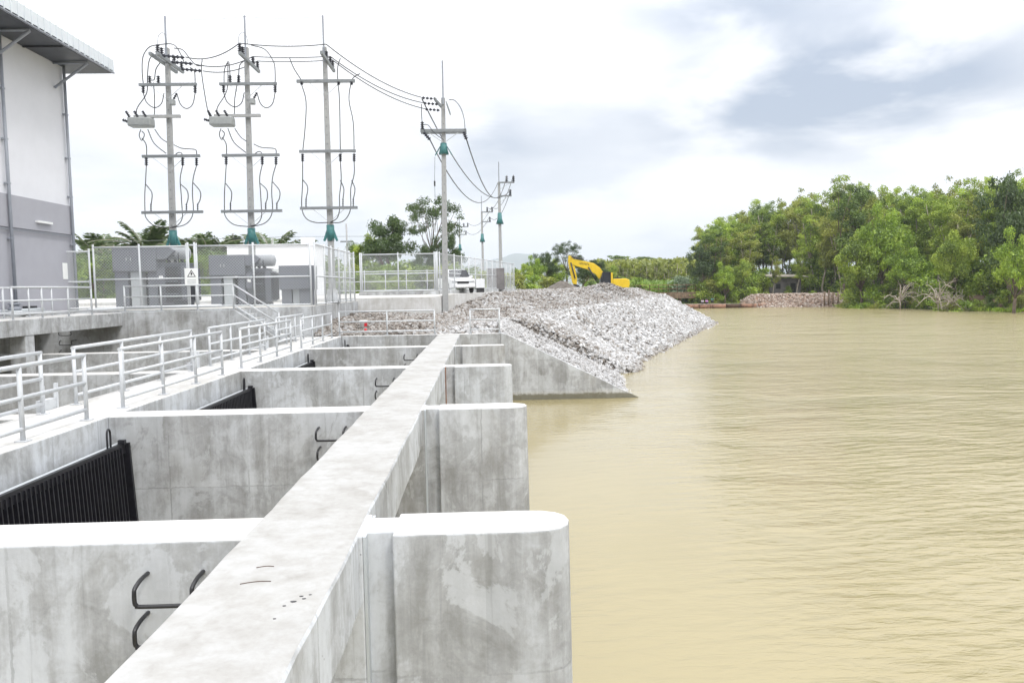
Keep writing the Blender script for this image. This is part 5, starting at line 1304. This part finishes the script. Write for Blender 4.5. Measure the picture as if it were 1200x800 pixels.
# dark tree standing above the rest, the large dark one at the right edge
def special(px, Y, top_y, pr, h0, label, wide=1.0, name='tree', cat='tree', zb=None, group=None):
    p = at(px, top_y, Y); z = gz(p.x, Y)-.1 if zb is None else zb; return plant(pr, (p.x, Y, z), p.z-z, h0, label, name, cat, group, wide)
special(990, 143, 203, tall[3], 20.3, 'dark tree whose top stands highest above the middle of the wood')
special(1186, 108, 200, broad[0], 12.2, 'large dark green tree at the right edge of the picture', .55)
special(1192, 101, 268, broad[2], 12.2, 'bright green broad tree low at the right edge of the picture', .62)
special(1062, 126, 285, broad[2], 12.2, 'bright yellow-green tree leaning over the water left of the dead branches', .8)
special(1010, 133, 262, broad[1], 12.2, 'mid-green leafy tree behind the stakes, left of the bright one', .7)
special(1035, 131, 240, broad[2], 12.2, 'yellow-green crown in the middle of the wood', .6)
special(1120, 116, 262, broad[1], 12.2, 'dense mid-green tree behind the pale dead branches', .6)
special(836, 153, 262, tall[3], 20.3, 'tall dark tree at the left end of the wood', 1.0)
special(822, 152, 285, broad[0], 12.2, 'dark bushy tree at the left foot of the wood', .6)
special(868, 151, 300, broad[1], 12.2, 'mid-green round tree above the pontoon line', .8)
special(850, 150, 308, broad[2], 12.2, 'bright green round tree just behind the three people', .75)
special(895, 153, 318, broad[1], 12.2, 'small round tree left of the shed', .7)
special(907, 151.5, 292, tall[1], 19.5, 'pale-stemmed slender tree just in front of the left end of the shed', .8)
special(937, 151, 272, tall[2], 19.5, 'pale-stemmed tree in front of the right end of the shed', .8)
special(924, 152.5, 334, bush[0], 5.2, 'small bush standing before the shed wall', 1.0, 'bush', 'bush')
# bushes along the far waterline
spots = [(818, 151.5, 5.0, 0), (832, 152, 5.6, 2), (846, 152, 6.2, 1), (861, 152, 5.6, 0), (876, 152.5, 5.2, 1), (890, 153, 5.0, 0), (815, 149, 1.6, 0), (829, 150.5, 2.6, 3), (842, 150, 3.2, 1), (858, 150.5, 3.6, 0), (873, 150.5, 3.0, 0), (888, 151, 2.2, 3), (952, 146, 3.0, 1), (990, 134, 3.6, 2), (1000, 131, 3.6, 0), (1012, 128.5, 4.2, 1), (1023, 127, 3.6, 2), (1040, 127.5, 3.4, 0), (1057, 126.5, 4.0, 0), (1075, 125, 4.8, 2), (1090, 120, 4.6, 0), (1104, 115, 4.6, 1), (1116, 112, 3.6, 2), (1130, 110, 3.6, 1), (1145, 110, 2.6, 0), (1160, 110, 2.6, 3), (1180, 108, 3.0, 0), (1197, 104, 2.8, 2), (1030, 130, 6.0, 1), (1005, 136, 7.0, 0), (1085, 124, 7.0, 1), (1118, 117, 6.4, 0)]
BL = ['mid-green', 'bright green', 'olive-green', 'dark green', 'pale']
for px, Y, h, k in spots:
    p = at(px, 350, Y); plant(bush[k], (p.x, Y, gz(p.x, Y)-.15), h, 5.2, f'{BL[k]} leafy bush hanging over the far waterline', 'bush', 'bush', 'bushes along the far waterline', 1.15)
UL = ['leafy undergrowth shrub among the trunks of the right-bank wood', 'tall thicket shrub inside the right-bank wood']
cnt = 0
while cnt < 95:
    x = r2.uniform(45, 128); y = r2.uniform(92, 190); d_ = float(land_d(np.array([x]), np.array([y]))[0])
    if d_ < 5 or d_ > 40 or x/y > .86 or x/y < .29 or (54 < x < 70 and y < 164 and d_ < 22): continue
    k = int(r2.choice([0, 0, 2, 3, 1])); plant(bush[k], (x, y, gz(x, y)-.2), r2.uniform(4.0, 8.5), 5.2, UL[cnt % 2], 'shrub', 'shrub', 'undergrowth of the right-bank wood', 1.15); cnt += 1
# low grass tufts at the far waterline
C = []
for k in range(5200):
    t = r2.random(); i_ = r2.integers(2, len(SHORE)-4); a_, b_ = np.array(SHORE[i_]), np.array(SHORE[i_+1]); q = a_+(b_-a_)*t
    C.append((q[0]+r2.normal(0, .5), q[1]+abs(r2.normal(0, .9)), WZ+.12+abs(r2.normal(0, .14))))
C = np.array(C); n_ = len(C); U = np.stack([r2.normal(0, .10, n_), r2.normal(0, .10, n_), np.zeros(n_)], 1); V = np.stack([r2.normal(0, .06, n_), r2.normal(0, .06, n_), r2.uniform(.12, .35, n_)], 1)
o = bpy.data.objects.new('waterside_grass', quads_mesh('waterside_grass', C, U, V, np.clip(r2.normal(.5, .2, n_), 0, 1), F_LITE)); col.objects.link(o); tag(o, 'short green grass growing along the far waterline', 'grass', kind='stuff')

# bleached dead trees
def dead_tree(px, Y, h, seed, label):
    p = at(px, 355, Y); z = WZ-.1; o = thing('dead_tree', (p.x, Y, z), label, 'dead tree', 'dead trees at the waterline'); r = np.random.default_rng(seed)
    g = MB(); b = MB(); top = np.array([r.normal(0, .2), r.normal(0, .2), h*.42]); g.tube([(0, 0, -.5), tuple(top*.5+.05), tuple(top)], .12, 7, r2=.08); g.build('trunk', M_DEAD, o, local=True)
    for k in range(15):
        s0 = top*r.uniform(.35, 1); a = r.uniform(0, 6.28); up_ = r.uniform(-.45, 1.1); L = h*r.uniform(.4, .85); e = s0+np.array([math.cos(a)*L*.8, math.sin(a)*L*.8, L*up_]); m1 = (s0+e)/2+np.array([0, 0, L*.22])+r.normal(0, .15, 3)
        b = MB(); b.tube([tuple(q) for q in smooth_path([tuple(s0), tuple(m1), tuple(e)], 3)], .085, 5, r2=.03)
        for j in range(3):
            t = m1+(e-m1)*r.uniform(0, .9); b.tube([tuple(t), tuple(t+r.normal(0, .45, 3)+np.array([0, 0, .15])), tuple(t+r.normal(0, .7, 3)+np.array([0, 0, .2]))], .03, 4, r2=.012)
        b.build('branch', M_DEAD, o, local=True)
dead_tree(1055, 123.5, 5.2, 5, 'bleached bare dead tree spreading over the water, left of its neighbour')
dead_tree(1100, 113.5, 5.4, 9, 'bleached dead branches arching down, right of the other dead tree')
dead_tree(1112, 112, 3.6, 13, 'low tangle of dead branches at the waterline near the soil bank')

# mid-distance planting beyond the mound
def row(px_list, Y, top_list, prs, h0, label, group, zb, name='tree', cat='tree', wide=1.0):
    for k, (px, ty) in enumerate(zip(px_list, top_list)):
        yy = Y+r2.uniform(-6, 6); p = at(px, ty, yy); pr = prs[k % len(prs)]; plant(pr, (p.x, yy, zb), max(1.0, p.z-zb), h0, label, name, cat, group, wide)
for px, Y, ty, pr, h0, lab, w_ in [(612, 128, 306, broad[1], 12.2, 'rounded green tree just right of the fence end', .8), (625, 132, 300, broad[2], 12.2, 'yellow-green tree second to the right of the fence end', .8), (638, 140, 294, broad[0], 12.2, 'dark green tree left of the excavator arm', .8),
    (650, 145, 300, broad[1], 12.2, 'green tree close beside the excavator arm', .9), (664, 140, 280, sparse[0], 13.2, 'tall dark sparse tree rising behind the excavator arm', 1.0), (683, 133, 303, broad[0], 12.2, 'dark tree seen under the excavator boom', 1.1), (700, 142, 303, broad[0], 12.2, 'dark low tree behind the excavator cab', 1.0), (716, 150, 308, broad[1], 12.2, 'round green tree behind the excavator engine', .9),
    (607, 120, 316, bush[2], 5.2, 'olive bush at the foot of the fence end', 1.0), (622, 122, 318, bush[1], 5.2, 'bright bush left of the dirt heap', 1.2), (640, 123, 320, bush[2], 5.2, 'olive bush behind the dirt heap', 1.2), (655, 124, 318, bush[0], 5.2, 'green bush behind the excavator bucket', 1.2), (728, 150, 321, bush[1], 5.2, 'bright banana-like clump right of the excavator', 1.3), (745, 158, 322, bush[1], 5.2, 'bright leafy clump beside the footbridge', 1.4)]:
    p = at(px, ty, Y); plant(pr, (p.x, Y, .5), p.z-.5, h0, lab, 'tree' if h0 > 6 else 'bush', 'tree' if h0 > 6 else 'bush', None, w_)
for px, Y, ty, lab in [(800, 156, 322, 'pale grey-green round bush above the footbridge, left one'), (818, 155, 324, 'pale grey-green round bush above the footbridge, right one'), (788, 158, 327, 'lower pale bush left of the two round ones')]:
    p = at(px, ty, Y); plant(bush[4], (p.x, Y, -1.2), p.z+1.2, 5.2, lab, 'bush', 'bush', None, 1.2)
for px, Y, hh in [(748, 151.8, 2.0), (772, 153.2, 2.2), (790, 152.6, 2.4), (803, 152, 2.6), (815, 151, 2.4)]:
    p = at(px, 350, Y); plant(bush[3], (p.x, Y, WZ), hh, 5.2, 'dark bush filling the gap beneath the footbridge', 'bush', 'bush', 'dark bushes under the footbridge', 1.6)
# sapling plantation: too many and too far to count
CC, UU, VV, TT = [], [], [], []
trunks = MB()
for k in range(620):
    yy = r2.uniform(215, 360); px = r2.uniform(690, 850); b = at(px, 330, yy); hh = r2.uniform(8.5, 12)*yy/300
    g_, L_ = None, None
    n = 46; z_ = r2.random(n)**.7*hh*.8+hh*.22; C_ = np.stack([b.x+r2.normal(0, .75, n), yy+r2.normal(0, .75, n), z_], 1)
    CC.append(C_); UU.append(r2.normal(0, .32, (n, 3))); VV.append(r2.normal(0, .32, (n, 3))); TT.append(np.clip(r2.normal(.45, .12)+r2.normal(0, .12, n), 0, 1))
    trunks.tube([(b.x, yy, -.5), (b.x, yy, hh*.9)], .09, 4)
o = bpy.data.objects.new('sapling_plantation', quads_mesh('sapling_plantation', np.concatenate(CC), np.concatenate(UU), np.concatenate(VV), np.concatenate(TT), F_OLIVE)); col.objects.link(o)
tag(o, 'distant plantation of thin young trees beyond the footbridge', 'plantation', kind='stuff')
t_ = trunks.build('sapling_stems', M_BARK, o); tag(t_, kind='stuff')
for k, (px, ty) in enumerate(((724, 300), (757, 301))):
    yy = 290; p = at(px, ty, yy); o = thing('tree', (p.x, yy, 0), ['umbrella-topped tree standing above the plantation, left of two', 'smaller umbrella-topped tree above the plantation, right of two'][k], 'tree')
    g = MB(); g.tube([(0, 0, -1), (.2, 0, p.z-1)], .25, 6, r2=.12); g.build('trunk', M_BARK, o, local=True)
    cs = [np.array([r2.normal(0, 1.5), r2.normal(0, 1.5), p.z-.5+r2.normal(0, .25)]) for _ in range(12)]; L = leaves(cs, [1.1]*12, 90, .35, r2, squash=.25)
    c = bpy.data.objects.new('crown', quads_mesh('crown', *L, F_DARK)); col.objects.link(c); c.parent = o
# tall grass field in front of the plantation
n_ = 26000; yy = r2.uniform(156, 240, n_); bx_ = r2.uniform(.13, .30, n_)*yy; zz = r2.random(n_)*2.2+.2
o = bpy.data.objects.new('tall_grass_field', quads_mesh('tall_grass_field', np.stack([bx_, yy, zz+.35*np.sin(bx_*.3)*np.sin(yy*.17)], 1), r2.normal(0, .22, (n_, 3)), r2.normal(0, .22, (n_, 3))+np.array([0, 0, .3]), np.clip(.55+.2*np.sin(bx_*.21+yy*.09)+r2.normal(0, .13, n_), 0, 1), F_FIELD)); col.objects.link(o)
tag(o, 'lime-green field of tall grass between the footbridge and the plantation', 'grass', kind='stuff')

# trees and hedge behind the yard
special(453, 95, 251, broad[0], 12.2, 'large round dark-green tree left of the sparse tall tree', .92, zb=1.2)
special(428, 98, 268, broad[1], 12.2, 'left shoulder tree of the large dark round tree', .7, zb=1.2)
special(506, 97, 226, sparse[0], 13.0, 'tall sparse round-crowned tree behind the rubble pole', .95, zb=1.2)
special(524, 93, 272, broad[0], 12.2, 'dark low tree right of the sparse tall tree', .7, zb=1.2)
special(498, 92, 285, broad[0], 12.2, 'dark low tree at the foot of the sparse tall tree', .8, zb=1.2)
for k, (px, ty, kk) in enumerate([(408, 312, 0), (420, 308, 2), (432, 304, 0), (446, 308, 3), (458, 304, 1), (472, 302, 0), (486, 305, 3), (500, 306, 3), (515, 304, 2), (530, 306, 0), (545, 308, 3), (560, 312, 2), (575, 314, 0), (590, 314, 2)]):
    Y = 84+3*math.sin(k*2.3); p = at(px, ty, Y); plant(bush[kk], (p.x, Y, 1.0), p.z-1.0, 5.2, 'dense hedge bush behind the far chain-link fence', 'bush', 'bush', 'hedge behind the far chain-link fence', 1.25)
for k, (px, ty, kk) in enumerate([(84, 290, 3), (95, 294, 3), (108, 306, 1), (112, 291, 3), (120, 290, 3), (133, 288, 3), (150, 289, 3), (170, 290, 3), (190, 288, 3), (210, 290, 3), (228, 288, 3), (243, 286, 3), (258, 288, 3), (272, 287, 3), (290, 285, 3), (310, 286, 3), (330, 286, 3), (352, 290, 0), (375, 296, 3), (392, 302, 0)]):
    Y = 74+4*math.sin(k*1.7); p = at(px, ty, Y); plant(bush[kk], (p.x, Y, .9), p.z-.9, 5.2, 'dense green bush of the belt behind the transformer yard', 'bush', 'bush', 'green belt behind the transformer yard', 1.15)

# oil palms
def palm_mesh(seed):
    r = np.random.default_rng(seed); C, U, V, Tn = [], [], [], []; ribs = MB()
    for f in range(30):
        a = f*2.4+r.uniform(-.2, .2); el = r.uniform(.1, 1.25); L = r.uniform(3.6, 4.8); prev = None; pts = []
        for k in range(15):
            t = k/14; rad = L*(t*math.cos(el)*(1+.25*t)); z = L*(t*math.sin(el)*1.1-t*t*(.30+.35*math.cos(el)))
            pts.append(np.array([math.cos(a)*rad, math.sin(a)*rad, 3.4+z]))
        ribs.tube([tuple(q) for q in pts[::2]], .05, 4, r2=.015)
        side = np.array([-math.sin(a), math.cos(a), 0])
        for k in range(2, 15):
            for j in range(3):
                for s_ in (-1, 1):
                    tdir = (pts[k]-pts[k-1]); tdir /= np.linalg.norm(tdir); ll = .85*math.sin(math.pi*min(1, (k-1)/14)*.85+.25)*r.uniform(.8, 1.1)
                    d_ = side*s_*.8+tdir*.55+np.array([0, 0, -.25+r.uniform(-.25, .25)]); d_ /= np.linalg.norm(d_); base = pts[k-1]+(pts[k]-pts[k-1])*(j/3)
                    C.append(base+d_*ll*.5); V.append(d_*ll*.5); U.append(tdir*.085); Tn.append(np.clip(.5+r.normal(0, .2), 0, 1))
    tk = MB(); tk.tube([(0, 0, -1), (0, 0, 3.5)], .38, 9, r2=.3)
    return tk.mesh('trunk', [M_BARKD]), quads_mesh('crown', np.array(C), np.array(U), np.array(V), np.array(Tn), F_PALM), ribs.mesh('frond_rib', [M_BARK])
PM = [palm_mesh(1), palm_mesh(2)]
for k, (px, ty, lab) in enumerate([(92, 283, 'oil palm tuft just right of the pump house corner'), (112, 279, 'oil palm second from the pump house'), (137, 284, 'oil palm left of the largest transformer'), (172, 268, 'tallest oil palm, above the largest transformer'), (192, 274, 'oil palm right of the tallest one'), (226, 279, 'oil palm above the warning sign'), (246, 277, 'oil palm right of the warning sign'), (268, 281, 'oil palm at the left end of the white building'), (318, 270, 'oil palm above the white building, right of the middle pole'), (350, 288, 'low oil palm behind the third pole')]):
    Y = 86+5*math.sin(k*1.9); p = at(px, ty, Y); h = p.z-.9; o = thing('oil_palm', (p.x, Y, .9), lab, 'palm', 'oil palms behind the yard', rotz=k*1.1); s_ = max(.6, h/5.7); o.scale = (s_, s_, s_)
    for nm, me in zip(('trunk', 'crown', 'rib'), PM[k % 2]):
        c = bpy.data.objects.new(nm, me); col.objects.link(c); c.parent = o

# ------------------------------------------------------------------ air
hz = MB(); hz.box(-3300, 4300, -400, 7900, -8, 340)
ho = hz.build('haze', new_mat('haze_air')[0], kind='stuff')
mt = MATS['haze_air']; t = NT(mt.node_tree); t.n.remove(t.n['Principled BSDF'])
vp = t.new('ShaderNodeVolumePrincipled', ins={'Color': (.86, .93, 1, 1), 'Density': .0002, 'Anisotropy': .0}); t.l.new(vp.outputs[0], t.n['Material Output'].inputs['Volume'])
